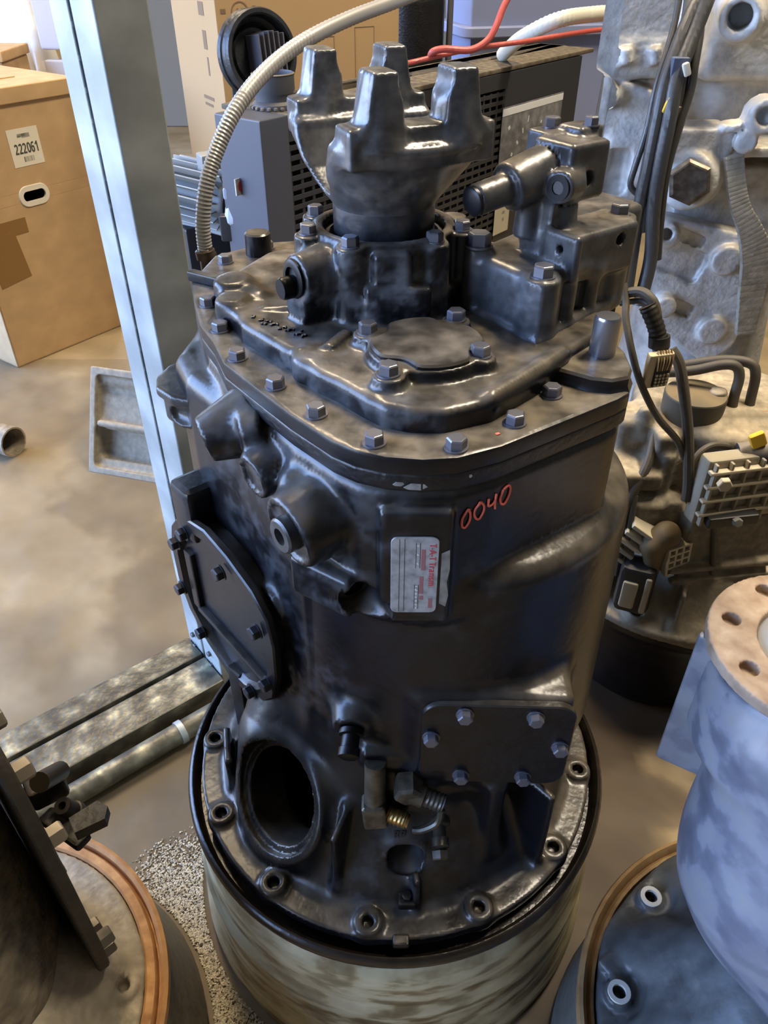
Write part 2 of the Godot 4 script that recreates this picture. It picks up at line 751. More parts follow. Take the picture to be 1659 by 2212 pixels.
func make_materials() -> void:
	bump_fine = NoiseTexture2D.new()
	bump_fine.width = 256; bump_fine.height = 256
	bump_fine.seamless = true
	bump_fine.as_normal_map = true
	bump_fine.bump_strength = 6.0
	var f := FastNoiseLite.new()
	f.seed = 3
	f.frequency = 0.06
	f.fractal_octaves = 4
	bump_fine.noise = f
	bump_soft = NoiseTexture2D.new()
	bump_soft.width = 256; bump_soft.height = 256
	bump_soft.seamless = true
	bump_soft.as_normal_map = true
	bump_soft.bump_strength = 4.0
	f = FastNoiseLite.new()
	f.seed = 5
	f.frequency = 0.02
	f.fractal_octaves = 4
	bump_soft.noise = f
	var wear := mottle([grey(.45), grey(.75), grey(1.0)], .02)
	M.black = mat("black_paint", Color(1, 1, 1), 0.30, 0.0, wear, 5.0, 0.07)
	M.black.metallic_specular = 0.45
	M.solid_black = mat("solid_black", Color(.02, .02, .021).linear_to_srgb(), 0.45)
	M.solid_steel = mat("solid_steel", Color(.13, .13, .125).linear_to_srgb(), 0.4, 0.5)
	M.black_rough = mat("black_paint_rough", Color(1, 1, 1), 0.42, 0.0, wear, 6.0, 0.25)
	M.pump = mat("pump_paint", Color(1, 1, 1), 0.34, 0.15, wear, 6.0, 0.07)
	M.yoke = mat("yoke_iron", Color(1, 1, 1), 0.30, 0.35, wear, 8.0, 0.08)
	M.bolt = mat("bolt_steel", Color(.16, .16, .18).linear_to_srgb(), 0.36, 0.6)
	M.bolt_dark = mat("bolt_black", Color(.03, .03, .034).linear_to_srgb(), 0.4, 0.3)
	M.steel = mat("pin_steel", Color(1, 1, 1), 0.28, 0.85)
	M.steel_dark = mat("steel_dark", Color(1, 1, 1), 0.35, 0.5, wear, 9.0)
	M.steel_oily = mat("steel_oily", Color(1, 1, 1), 0.38, 0.55, wear, 9.0)
	M.brass = mat("brass", Color(1, 1, 1), 0.3, 0.85)
	M.gasket = mat("gasket", Color(.03, .027, .022).linear_to_srgb(), 0.8)
	M.rubber = mat("rubber", Color(1, 1, 1), 0.6)
	M.tag_metal = mat("tag_metal", Color(1, 1, 1), 0.42, 0.35, mottle([grey(.72), grey(.9), grey(1.0)], .02), 14.0)
	M.red_ink = mat("red_ink", Color(.52, .06, .06).linear_to_srgb(), 0.6)
	M.red_faded = mat("red_faded", Color(.33, .13, .13).linear_to_srgb(), 0.6)
	M.red_dot = mat("red_dot", Color(.80, .16, .10).linear_to_srgb(), 0.6)
	M.ink = mat("ink", Color(.05, .05, .05).linear_to_srgb(), 0.6)
	M.pale_ink = mat("pale_ink", Color(.62, .62, .58).linear_to_srgb(), 0.5)
	M.paint = mat("marker_paint", Color(1, 1, 1), 0.6)
	M.grease = mat("grease", Color(1, 1, 1), 0.30, 0.0, wear, 6.0, 0.12)
	M.barrel = mat("barrel_steel", Color(1, 1, 1), 0.42, 0.15, mottle([Color(.30, .23, .14), Color(.55, .48, .34), Color(.76, .71, .56), Color(.86, .83, .69)], .02, FastNoiseLite.TYPE_SIMPLEX_SMOOTH, [0.0, .33, .5, 1.0]), 3.0, 0.4, bump_soft)
	M.barrel.uv1_scale = Vector3(2.2, 6.0, 2.2)
	M.card = mat("cardboard", Color(.52, .335, .16).linear_to_srgb(), 0.8, 0.0, mottle([grey(.88), grey(1.0)], .03), 1.5)
	M.card_light = mat("cardboard_light", Color(.43, .265, .115).linear_to_srgb(), 0.8)
	M.plastic = mat("plastic", Color(1, 1, 1), 0.4)
	M.plastic_soft = mat("plastic_soft", Color(1, 1, 1), 0.6)
	M.paper = mat("paper", Color(.66, .60, .46).linear_to_srgb(), 0.7)
	M.grey_ink = mat("grey_ink", Color(.25, .24, .20).linear_to_srgb(), 0.7)
	M.brown_ink = mat("brown_ink", Color(.20, .12, .06).linear_to_srgb(), 0.8)
	M.tape = mat("parcel_tape", Color(.23, .12, .035).linear_to_srgb(), 0.35)
	M.galv = mat("galvanised", Color(1, 1, 1), 0.5, 0.35, mottle([Color(.50, .52, .51), Color(.61, .63, .62), Color(.73, .75, .74)], .01), 2.5, 0.1, bump_soft)
	M.shadow_steel = mat("dark_steel", Color(.02, .02, .022).linear_to_srgb(), 0.7)
	M.worn_steel = mat("worn_steel", Color(1, 1, 1), 0.45, 0.3, mottle([Color(.22, .20, .16), Color(.36, .34, .28), Color(.50, .48, .40), Color(.80, .76, .60)], .015, FastNoiseLite.TYPE_SIMPLEX_SMOOTH, [0.0, .45, .7, 1.0]), 4.0, 0.2)
	M.rusty = mat("rusty_steel", Color(1, 1, 1), 0.7, 0.1, wear, 5.0, 0.3)
	M.dusty = mat("dusty_metal", Color(1, 1, 1), 0.75, 0.1, mottle([grey(.72), grey(1.0)], .03), 6.0, 0.2)
	M.cabinet = mat("cabinet_black", Color(.022, .022, .024).linear_to_srgb(), 0.45)
	M.cabinet_void = mat("cabinet_inside", Color(.006, .006, .006).linear_to_srgb(), 0.9)
	M.cabinet_grey = mat("cabinet_grey", Color(.055, .058, .074).linear_to_srgb(), 0.42)
	M.cabinet_top = mat("cabinet_top_dust", Color(.17, .135, .085).linear_to_srgb(), 0.8, 0.0, mottle([grey(.5), grey(1.0)], .03), 5.0)
	M.cabinet_soft = mat("cabinet_soft", Color(1, 1, 1), 0.6)
	M.sleeve = mat("clear_sleeve", Color(.30, .30, .30).linear_to_srgb(), 0.35, 0.0, mottle([grey(.5), grey(.75), grey(1.0)], .02), 5.0)
	M.sleeve_white = mat("sleeve_white", Color(.62, .63, .62).linear_to_srgb(), 0.4)
	M.notice = mat("notice_paper", Color(.50, .44, .30).linear_to_srgb(), 0.7)
	M.fin_grey = mat("fin_grey", Color(.10, .10, .12).linear_to_srgb(), 0.5, 0.2)
	M.alu_dull = mat("dull_aluminium", Color(.25, .245, .225).linear_to_srgb(), 0.5, 0.3)
	M.red_plastic = mat("red_plastic", Color(.40, .05, .03).linear_to_srgb(), 0.4)
	M.hose = mat("armoured_hose", Color(.36, .35, .34).linear_to_srgb(), 0.4, 0.3)
	M.pale_hose = mat("pale_hose", Color(.55, .52, .42).linear_to_srgb(), 0.6)
	M.red_hose = mat("red_hose", Color(.42, .07, .05).linear_to_srgb(), 0.45)
	M.lilac = mat("lilac_panel", Color(.42, .40, .42).linear_to_srgb(), 0.6)
	var streak := mottle([grey(.72), grey(.9), grey(1.0)], .02)
	M.aluminium = mat("cast_aluminium", Color(1, 1, 1), 0.55, 0.25, streak, 4.0, 0.25)
	M.dusty_smooth = mat("dusty_smooth", Color(.34, .30, .22).linear_to_srgb(), 0.7)
	M.dusty_pale = mat("dusty_pale", Color(.50, .44, .32).linear_to_srgb(), 0.7)
	M.cable = mat("black_cable", Color(.045, .043, .040).linear_to_srgb(), 0.4)
	M.cable_dusty = mat("dusty_cable", Color(.075, .062, .045).linear_to_srgb(), 0.6)
	M.blue_dark = mat("blue_dark", Color(.06, .075, .12).linear_to_srgb(), 0.5)
	M.yellow = mat("yellow_mark", Color(.75, .47, .03).linear_to_srgb(), 0.6)
	M.pale_plastic = mat("pale_plastic", Color(.62, .52, .33).linear_to_srgb(), 0.6)
	M.rust_orange = mat("rust_orange", Color(.34, .17, .07).linear_to_srgb(), 0.7)
	M.blue_paint = mat("blue_paint", Color(1, 1, 1), 0.5, 0.0, mottle([Color(.58, .60, .67), Color(.74, .76, .82), Color(.95, .96, 1), Color(1, 1, .97)], .02, FastNoiseLite.TYPE_SIMPLEX_SMOOTH, [0.0, .42, .58, 1.0]), 3.0, 0.12, bump_soft)
	M.blue_dark_paint = mat("blue_dark_paint", Color(1, 1, 1), 0.45, 0.0, mottle([grey(.5), grey(.8), grey(1.0)], .02), 5.0, 0.1)
	M.rust_skin = mat("rust_skin", Color(1, 1, 1), 0.75, 0.05, mottle([Color(.70, .64, .60), Color(.88, .85, .82), Color(1, 1, 1)], .02), 5.0, 0.12)
	M.bright_steel = mat("bright_steel", Color(1, 1, 1), 0.35, 0.5)
	M.bare_paint = mat("bare_ring", Color(.70, .68, .60).linear_to_srgb(), 0.6)
	M.brown_paint = mat("brown_paint", Color(1, 1, 1), 0.6, 0.0, wear, 5.0, 0.25)
	M.steel_brown = mat("steel_brown", Color(.16, .135, .10).linear_to_srgb(), 0.45, 0.4)
	M.concrete = floor_material()
	M.wall = mat("wall_metal", Color(.40, .39, .36), 0.7)
	M.roof = mat("roof_metal", Color(.50, .49, .46), 0.7)

func floor_material() -> StandardMaterial3D:
	var m := mat("concrete", Color(1, 1, 1), 0.62, 0.0, null, 1.0)
	m.uv1_scale = Vector3.ONE * 0.45
	m.albedo_texture = mottle([Color(.45, .39, .285), Color(.51, .445, .33), Color(.545, .48, .36), Color(.61, .545, .42)], .008, FastNoiseLite.TYPE_SIMPLEX_SMOOTH, [0.0, .4, .65, 1.0], 6, 1024)
	m.normal_enabled = true
	m.normal_texture = bump_soft
	m.normal_scale = 0.3
	return m

# oily patches on the floor: x, z, radius, strength
var oil := [[.36, -.14, .17, .9], [.31, .02, .13, .95], [.42, -.36, .24, 1.0], [.33, -.46, .2, 1.0], [.29, .20, .12, .9], [.47, -.10, .07, .8], [-.36, -.02, .10, .6], [-.50, -.02, .12, .55], [-.32, .25, .07, .35], [-.62, -.30, .16, .25], [-1.1, -1.7, .5, .28], [-.75, -1.12, .22, .4], [-.1, -.5, .6, .5], [.6, -.9, .6, .8], [-.9, -.7, .3, .15]]

func build_room() -> void:
	# slab with a finely divided patch that carries the stains
	var b := mk(Color(1, 1, 1), Color.WHITE, 0)
	b.add(brick(16, 0.3, 16, 0.01), Transform3D(Basis(), Vector3(0, -0.1515, 0)))
	var stain := FastNoiseLite.new()
	stain.seed = 21
	stain.frequency = 2.2
	stain.fractal_octaves = 5
	var fine := FastNoiseLite.new()
	fine.seed = 8
	fine.frequency = 9.0
	var nx := 220
	var nz := 180
	var cols := PackedColorArray()
	for j in nz + 1:
		for i in nx + 1:
			var x := -1.9 + 3.4 * i / nx
			var z := -1.9 + 2.8 * j / nz
			var k := 0.0
			for q in oil:
				var d: float = Vector2(x - q[0], z - q[1]).length() / q[2]
				k = maxf(k, smoothstep(1.25, 0.85, d + 0.6 * stain.get_noise_2d(x, z) + 0.2 * fine.get_noise_2d(x, z)) * q[3])
			var pale := smoothstep(.15, .5, stain.get_noise_2d(x * 1.7 + 9.0, z * 1.7)) * .14
			cols.append(Color(1, 1, 1).lerp(Color(.16, .115, .07), k) * (1.0 + pale))
	for j in nz:
		for i in nx:
			var ids := [j * (nx + 1) + i, j * (nx + 1) + i + 1, (j + 1) * (nx + 1) + i + 1, (j + 1) * (nx + 1) + i]
			for q in [0, 1, 2, 0, 2, 3]:
				var id: int = ids[q]
				b.v.append(Vector3(-1.9 + 3.4 * (id % (nx + 1)) / nx, 0, -1.9 + 2.8 * (id / (nx + 1)) / nz))
				b.n.append(Vector3.UP)
				b.c.append(cols[id])
	var fl := part("floor", b.mesh(), M.concrete, self)
	tag(fl, "tan stained concrete workshop floor", "floor", "", "structure")
	var W := [
		["wall_back", Vector3(1.9, 2.25, -6.1), Vector3(6.6, 4.5, .2)],
		["wall_back_low", Vector3(-3.0, .6, -6.1), Vector3(3.2, 1.2, .2)],
		["wall_back_high", Vector3(-3.0, 3.12, -6.1), Vector3(3.2, 2.76, .2)],
		["wall_back_corner", Vector3(-4.8, 2.25, -6.1), Vector3(.8, 4.5, .2)],
		["wall_right", Vector3(5.1, 2.25, 0), Vector3(.2, 4.5, 12.4)],
		["wall_left", Vector3(-5.1, 2.25, -5.0), Vector3(.2, 4.5, 2.4)],
		["wall_left_high", Vector3(-5.1, 4.3, .5), Vector3(.2, .4, 8.6)],
		["wall_left_end", Vector3(-5.1, 2.25, 5.4), Vector3(.2, 4.5, 1.2)],
		["wall_front", Vector3(0, 2.25, 6.1), Vector3(10.4, 4.5, .2)]]
	for w in W:
		var o := part(w[0], plain(brick(w[2].x, w[2].y, w[2].z, .01), Transform3D(Basis(), w[1])), M.wall, self)
		tag(o, "plain sheet metal workshop wall, %s" % w[0].replace("wall_", ""), "wall", "", "structure")
	var c := part("ceiling", plain(brick(10.8, .2, 12.8, .01), Transform3D(Basis(), Vector3(0, 4.6, 0))), M.roof, self)
	tag(c, "sheet metal workshop roof", "ceiling", "", "structure")

# ---------------------------------------------------------------- the black gearbox
const BLACK := Color(0.011, 0.0115, 0.0135)
const DUST := Color(0.27, 0.228, 0.172)
var plate_outline := [Vector2(-.248, -.20), Vector2(-.232, -.138), Vector2(-.213, -.074), Vector2(-.192, -.033), Vector2(-.173, .016), Vector2(-.125, .080), Vector2(-.099, .114), Vector2(-.060, .158), Vector2(-.040, .173), Vector2(-.015, .183), Vector2(.015, .187), Vector2(.044, .184), Vector2(.081, .167), Vector2(.128, .135), Vector2(.196, .088), Vector2(.209, .076), Vector2(.216, .055), Vector2(.220, .025), Vector2(.225, -.2), Vector2(.20, -.31), Vector2(.1, -.36), Vector2(-.08, -.36), Vector2(-.18, -.34), Vector2(-.235, -.29)]
var hex_bolt: ArrayMesh

func add_bolt(parent: Node3D, p: Vector3, axis: Vector3, m: Material, size := 1.0, spin := 0.0) -> void:
	part("bolt", hex_bolt, m, parent, aim(p, axis, spin).scaled_local(Vector3.ONE * size))

func build_gearbox() -> void:
	var t := thing("gearbox", "large black painted gearbox standing upright on a greasy wheel in the centre", "gearbox", Vector3(0, 0.30, 0))
	hex_bolt = plain(bolt_shape(0.0155, 0.0095), Transform3D(), 20)
	var b := Mesher.new()
	b.add(lathe([Vector2(0, 0), Vector2(0.0105, 0), Vector2(0.0105, 0.0016), Vector2(0, 0.0018)], 16))
	b.add(bolt_shape(0.0155, 0.0105), Transform3D(), 20)
	hex_bolt = b.mesh()
	# ---- main case with the bell housing
	var s := cast(BLACK, DUST, 0.75)
	s.wear_sheen = [[Vector3(-.10, .86, .12), .11, .95], [Vector3(-.15, .86, .05), .10, .75], [Vector3(-.16, .78, .04), .14, .5], [Vector3(-.03, .87, .17), .06, .6], [Vector3(-.06, .79, .15), .06, .8], [Vector3(-.14, .62, .06), .12, .5], [Vector3(-.09, .58, .11), .10, .45], [Vector3(.02, .38, .20), .08, .9], [Vector3(-.03, .34, .23), .08, .6], [Vector3(.05, .78, .18), .07, .35], [Vector3(-.02, .905, .18), .04, .8], [Vector3(.19, .78, .10), .07, .35]]  # worn patches; on left-front faces the bluish door sheen is painted in too
	var LF := Vector3(-.78, 0, .62)
	var up_shell := []
	for p in inset(PackedVector2Array(plate_outline), 0.003):
		up_shell.append(p)
	s.prism(up_shell, .742, .905, .012, 0, .01)
	s.rod(Vector3(.055, .445, -.03), Vector3(.055, .800, -.03), .212, .205, .024, 0, .010)
	s.prism([Vector2(-.100, .108), Vector2(-.175, .012), Vector2(-.238, -.066), Vector2(-.262, -.12), Vector2(-.24, -.28), Vector2(.1, -.30), Vector2(.1, .02)], .36, .885, .022, 0, .012)
	s.rod(Vector3(0, .300, 0), Vector3(0, .520, 0), .252, .150, .004, 0, .025)
	s.rod(Vector3(0, .298, 0), Vector3(0, .316, 0), .282, .282, .003, 0, .012)
	# two-ended front pad for the square cover
	s.box(Vector3(.103, .566, .148), Vector3(.084, .072, .036), .012, 0, .020, Basis(Vector3.UP, -0.03))
	# data plate pad
	s.box(Vector3(.012, .822, .168), Vector3(.032, .066, .021), .004, 0, .004)
	# plug bosses on the slanted face
	s.rod(Vector3(-.050, .850, .118), Vector3(-.1035, .8415, .1605), .044, .037, .005, 0, .008)
	s.rod(Vector3(-.100, .842, .1577), Vector3(-.119, .839, .173), .029, .029, .002, 1, .002)
	s.rod(Vector3(-.105, .866, .068), Vector3(-.143, .860, .099), .026, .0235, .004, 0, .008)
	s.rod(Vector3(-.140, .8605, .0965), Vector3(-.155, .858, .108), .017, .015, .002, 1, .003)
	s.cap(Vector3(-.085, .875, .105), Vector3(-.100, .868, .118), .017, .014, 0, .012)
	# round blind bosses lower on the slanted face
	s.rod(Vector3(-.13, .658, .045), Vector3(-.151, .655, .060), .030, .026, .004, 0, .012)
	s.rod(Vector3(-.12, .560, .055), Vector3(-.140, .556, .071), .030, .027, .004, 0, .012)
	s.rod(Vector3(-.13, .895, .065), Vector3(-.152, .890, .066), .020, .019, .004, 0, .012)
	# ledge with the threaded hole under the plug
	s.box(Vector3(-.062, .775, .136), Vector3(.036, .024, .030), .004, 0, .006, Basis(Vector3.UP, -0.60))
	s.rod(Vector3(-.064, .782, .128), Vector3(-.022, .766, .198), .0185, .0185, .001, 1, .002)
	# ear boss at the left
	s.rod(Vector3(-.145, .885, .030), Vector3(-.196, .872, .050), .038, .024, .003, 0, .012)
	s.rod(Vector3(-.192, .873, .048), Vector3(-.215, .867, .058), .017, .017, .002, 1, .002)
	# sensor boss low on the front
	s.rod(Vector3(-.050, .575, .120), Vector3(-.052, .566, .168), .028, .022, .004, 0, .014)
	# round clutch dome left of the round window
	s.cap(Vector3(-.12, .46, .02), Vector3(-.155, .42, .06), .075, .055, 0, .03)
	# starter window
	var wn := Vector3(-.64, .46, .55).normalized()
	var wc := Vector3(-.146, .392, .138)
	s.rod(wc - wn * .09, wc + wn * .012, .095, .084, .004, 0, .022)
	s.rod(wc - wn * .13, wc + wn * .05, .061, .061, .001, 1, .003)
	s.rod(wc + wn * .005, wc + wn * .03, .072, .072, .001, 1, .002)
	s.rod(Vector3(0, .25, 0), Vector3(0, .42, 0), .20, .14, .004, 1, .004)
	# vertical ribs on the bell
	s.box(Vector3(-.060, .37, .185), Vector3(.004, .07, .045), .003, 0, .014, Basis(Vector3.UP, -0.35))
	s.box(Vector3(.020, .345, .215), Vector3(.004, .04, .035), .003, 0, .010, Basis(Vector3.UP, 0.1))
	s.box(Vector3(.150, .39, .155), Vector3(.005, .08, .05), .003, 0, .02, Basis(Vector3.UP, 0.75))
	s.box(Vector3(.105, .42, .165), Vector3(.012, .07, .03), .008, 0, .02, Basis(Basis(Vector3.UP, 0.5)))
	s.box(Vector3(-.232, .345, .055), Vector3(.005, .04, .03), .003, 0, .012, Basis(Vector3.UP, 0.2))
	# lug with the cored hole on the bell front
	s.rod(Vector3(.010, .400, .150), Vector3(.010, .380, .205), .034, .028, .006, 0, .016)
	s.rod(Vector3(.010, .392, .175), Vector3(.010, .374, .23), .020, .022, .003, 1, .004)
	s.rod(Vector3(.010, .400, .150), Vector3(.010, .386, .192), .013, .011, .004, 0, .004)
	# small ledge above the fittings
	s.box(Vector3(-.012, .516, .150), Vector3(.03, .014, .024), .006, 0, .012)
	# bolt bosses on the flange
	for h in flange_holes:
		var r: Vector3 = Vector3(cos(h), 0, sin(h)) * .266
		s.rod(Vector3(r.x, .30, r.z), Vector3(r.x, .324, r.z), .019, .017, .002, 0, .008)
	for h in flange_holes:
		var r: Vector3 = Vector3(cos(h), 0, sin(h)) * .266
		s.rod(Vector3(r.x, .309, r.z), Vector3(r.x, .34, r.z), .0075, .0075, .0005, 1, .001)
	part("main_case", s.mesh(Vector3(-.30, .285, -.33), Vector3(.30, .915, .27), .0037), M.black, t)
	# ---- flange of the case, gasket and top plate
	var outline := PackedVector2Array(plate_outline)
	b = mk(BLACK, DUST, 0.6)
	b.add(stack(outline, [Vector2(.010, .903), Vector2(.002, .906), Vector2(0, .910), Vector2(0, .921), Vector2(.001, .9225)]))
	part("case_flange", b.mesh(), M.black_rough, t)
	part("gasket", plain(stack(outline, [Vector2(.0015, .9222), Vector2(.0015, .9238)])), M.gasket, t)
	b = mk(BLACK, DUST, 0.95)
	b.add(stack(outline, [Vector2(.0005, .9236), Vector2(0, .9245), Vector2(0, .936), Vector2(.0012, .9388), Vector2(.004, .94)]))
	part("top_plate", b.mesh(), M.black, t)
	# ---- raised cover with its rounded edge
	s = cast(BLACK, DUST, 0.95)
	s.wear_sheen = [[Vector3(-.05, 1.0, -.03), .09, .9], [Vector3(.02, 1.0, -.03), .06, .85], [Vector3(-.10, .95, .03), .08, .6], [Vector3(-.02, .95, .14), .07, .6]]  # rubbed spots plus painted brightness on the housing's lit left-front side
	s.wear_sheen_color = Color(.20, .202, .21)
	var pocket := [Vector2(-.195, -.16), Vector2(-.197, -.10), Vector2(-.186, -.075), Vector2(-.168, -.047), Vector2(-.160, -.028), Vector2(-.114, .026), Vector2(-.098, .040), Vector2(-.094, .055), Vector2(-.076, .078), Vector2(-.060, .092), Vector2(-.032, .124), Vector2(-.016, .139), Vector2(.006, .147), Vector2(.034, .148), Vector2(.076, .130), Vector2(.133, .072), Vector2(.155, .040), Vector2(.21, -.02), Vector2(.21, -.2), Vector2(.1, -.29), Vector2(-.10, -.28), Vector2(-.16, -.24)]
	s.prism(pocket, .93, .962, .008, 0, .006)
	# dips between the bolts
	s.rod(Vector3(-.085, .92, .042), Vector3(-.085, .9605, .042), .018, .017, .004, 0, .008)
	s.cap(Vector3(-.185, .952, -.155), Vector3(-.15, .955, -.10), .012, .012, 0, .01)
	s.rod(Vector3(-.184, .93, -.135), Vector3(-.184, .968, -.135), .024, .022, .006, 0, .008)
	s.rod(Vector3(-.178, .93, -.085), Vector3(-.178, .966, -.085), .020, .018, .005, 0, .008)
	# swept rib to the pump
	s.cap(Vector3(.075, .958, .120), Vector3(.150, .960, .040), .008, .008, 0, .01)
	# round pad
	s.rod(Vector3(.0235, .95, .048), Vector3(.0235, .9745, .048), .0565, .055, .002, 0, .007)
	for q in [Vector2(-.031, .021), Vector2(.070, .070), Vector2(-.012, .106), Vector2(.054, -.008)]:
		s.rod(Vector3(q.x, .94, q.y), Vector3(q.x, .9735, q.y), .016, .0145, .002, 0, .008)
	# bearing housing
	var hc := Vector3(-.016, 0, -.10)
	s.rod(hc + Vector3.UP * .95, hc + Vector3.UP * .988, .088, .084, .003, 0, .010)
	s.rod(hc + Vector3.UP * .98, hc + Vector3.UP * 1.040, .074, .072, .003, 0, .006)
	for a in [100.0, 64.0, 12.0, 160.0, 206.0, 250.0, 292.0, 335.0]:
		var d: Vector3 = Vector3(cos(deg_to_rad(a)), 0, sin(deg_to_rad(a))) * .080
		if a == 100.0: d = Vector3(-.032, 0, .066)
		if a == 64.0: d = Vector3(.049, 0, .052)
		s.rod(hc + d + Vector3.UP * .955, hc + d + Vector3.UP * 1.036, .0165, .0145, .002, 0, .006)
	s.rod(hc + Vector3.UP * 1.018, hc + Vector3.UP * 1.06, .062, .062, .001, 1, .002)
	# window frame on the housing front
	s.box(hc + Vector3(.008, 1.012, .066), Vector3(.019, .021, .014), .006, 0, .005)
	s.box(hc + Vector3(.014, .985, .070), Vector3(.032, .016, .014), .003, 0, .004)
	# side port of the housing
	s.rod(hc + Vector3(-.05, 1.004, .045), hc + Vector3(-.086, 1.004, .070), .028, .025, .004, 0, .008)
	s.rod(hc + Vector3(-.06, .975, .050), hc + Vector3(-.088, .978, .072), .022, .019, .004, 0, .008)
	# cast ribs and lettering relief
	s.cap(Vector3(-.095, .962, -.058), Vector3(-.140, .960, -.062), .007, .004, 0, .006)
	s.box(Vector3(-.060, .962, .018), Vector3(.0055, .006, .020), .002, 0, .005, Basis(Vector3.UP, -0.45))
	part("cover", s.mesh(Vector3(-.215, .926, -.31), Vector3(.225, 1.05, .16), .0031), M.black, t)
	# worn cast lettering, no longer readable
	var wr := RandomNumberGenerator.new()
	wr.seed = 12
	b = mk(BLACK * 3.0, DUST, 0.9)
	for line in 2:
		for i in 7 - line:
			var p := Vector3(-.148 + i * .0085 + line * .012, .9625, -.040 + i * .0062 + line * .014)
			for k in 3:
				b.add(brick(wr.randf_range(.0015, .0045), .003, wr.randf_range(.0015, .0045), .0007, 1), Transform3D(Basis(Vector3.UP, wr.randf() * 3.0), p + Vector3(wr.randf_range(-.002, .002), 0, wr.randf_range(-.003, .003))))
	part("cast_lettering", b.mesh(), M.black, t).set_meta("kind", "stuff")
	# round cover disc
	b = mk(BLACK, DUST, 1.0)
	var disc := PackedVector2Array()
	for i in 60:
		var a := TAU * i / 60
		var r := .0525
		for q in [Vector2(-.031, .021), Vector2(.070, .070), Vector2(-.012, .106), Vector2(.054, -.008)]:
			var dir: float = (q - Vector2(.0235, .048)).angle()
			var off := absf(angle_difference(a, dir))
			if off < 0.36:
				r = minf(r, .0525 - .010 * cos(off / 0.36 * PI / 2))
		disc.append(Vector2(.0235 + cos(a) * r, .048 + sin(a) * r))
	b.add(stack(disc, [Vector2(0, .9735), Vector2(0, .9765), Vector2(.002, .9785)]))
	part("round_cover", b.mesh(), M.black, t)
	for q in [Vector2(-.031, .021), Vector2(.070, .070), Vector2(-.012, .106), Vector2(.054, -.008)]:
		add_bolt(t, Vector3(q.x, .9735, q.y), Vector3.UP, M.bolt, 1.02, q.x * 40)
	# seal inside the housing
	b = mk(Color(.012, .012, .013), DUST, 0.2)
	b.add(lathe([Vector2(.046, 1.016), Vector2(.062, 1.016), Vector2(.0615, 1.030), Vector2(.056, 1.031), Vector2(.052, 1.022), Vector2(.046, 1.022), Vector2(.046, 1.016)], 40), Transform3D(Basis(), hc))
	part("seal", b.mesh(), M.rubber, t)
	for q in [[Vector3(-.032, 1.036, .066)], [Vector3(.049, 1.036, .052)], [Vector3(.0783, 1.036, .0166)], [Vector3(-.075, 1.036, .027)], [Vector3(-.072, 1.036, -.035)], [Vector3(.03, 1.036, -.074)]]:
		add_bolt(t, hc + q[0], Vector3.UP, M.bolt, 0.95, q[0].x * 60)
	var side := Vector3(-.82, 0, .57)
	b = mk(BLACK, DUST, 0.6)
	b.add(lathe([Vector2(.012, -.004), Vector2(.019, -.004), Vector2(.019, .002), Vector2(.0165, .0035), Vector2(.012, .0035)], 24), aim(hc + Vector3(-.087, 1.006, .070), side))
	b.add(lathe([Vector2(0, -.004), Vector2(.011, -.004), Vector2(.011, .013), Vector2(.0095, .0155), Vector2(0, .0155)], 20), aim(hc + Vector3(-.088, .998, .068), side))
	part("side_plug", b.mesh(), M.bolt, t)
	build_yoke(t, hc)
	build_pump(t)
	# ---- plate bolts
	for q in [Vector2(-.216, -.262), Vector2(-.213, -.125), Vector2(-.188, -.058), Vector2(-.160, .008), Vector2(-.116, .066), Vector2(-.075, .117), Vector2(-.024, .163), Vector2(.043, .170), Vector2(.096, .131), Vector2(.136, .082), Vector2(.180, .003), Vector2(-.17, -.315)]:
		add_bolt(t, Vector3(q.x, .94, q.y), Vector3.UP, M.bolt, 0.98, q.x * 50 + q.y * 30)
	b = mk(Color(.006, .006, .006), DUST, 0)
	var dot := Vector3(0.0793, 0.9400, 0.1491)
	part("paint_dot", plain(brick(.004, .0012, .003, .0005, 1), Transform3D(Basis(Vector3.UP, .5), dot + Vector3.UP * .0004)), M.red_dot, t)
	# step pad with the dowel pin
	b = mk(BLACK, DUST, 0.95)
	b.add(stack(PackedVector2Array([Vector2(.139, .052), Vector2(.172, .074), Vector2(.190, .078), Vector2(.207, .072), Vector2(.214, .055), Vector2(.216, .02), Vector2(.205, -.03), Vector2(.17, .0)]), [Vector2(-.003, .938), Vector2(0, .944), Vector2(0, .951), Vector2(.002, .9535)]))
	part("step_pad", b.mesh(), M.black, t)
	b = mk(Color(.30, .30, .32), DUST, 0.2)
	b.add(lathe([Vector2(0, .95), Vector2(.0125, .95), Vector2(.0125, .989), Vector2(.0110, .992), Vector2(.0, .9925)], 24), Transform3D(Basis(), Vector3(.192, 0, .025)))
	part("dowel_pin", b.mesh(), M.steel, t)
	b = mk(BLACK, DUST, 0.6)
	b.add(lathe([Vector2(0, .94), Vector2(.017, .94), Vector2(.0165, .966), Vector2(.014, .968), Vector2(0, .968)], 24), Transform3D(Basis(), Vector3(-.178, 0, -.295)))
	part("rear_boss", b.mesh(), M.black, t)
	# stepped bar across the corner at the left
	b = mk(BLACK, DUST, 0.5)
	b.add(brick(.052, .012, .012, .002), Transform3D(Basis(Vector3.UP, -0.55), Vector3(-.226, .946, -.19)))
	part("lock_bar", b.mesh(), M.black, t)
	# ---- lifting ear at the left
	s = cast(Color(.075, .070, .060), Color(.17, .145, .11), 0.9)
	s.prism([Vector2(-.215, -.060), Vector2(-.260, -.076), Vector2(-.282, -.098), Vector2(-.288, -.125), Vector2(-.280, -.155), Vector2(-.255, -.180), Vector2(-.21, -.19)], .838, .852, .004, 0, .004)
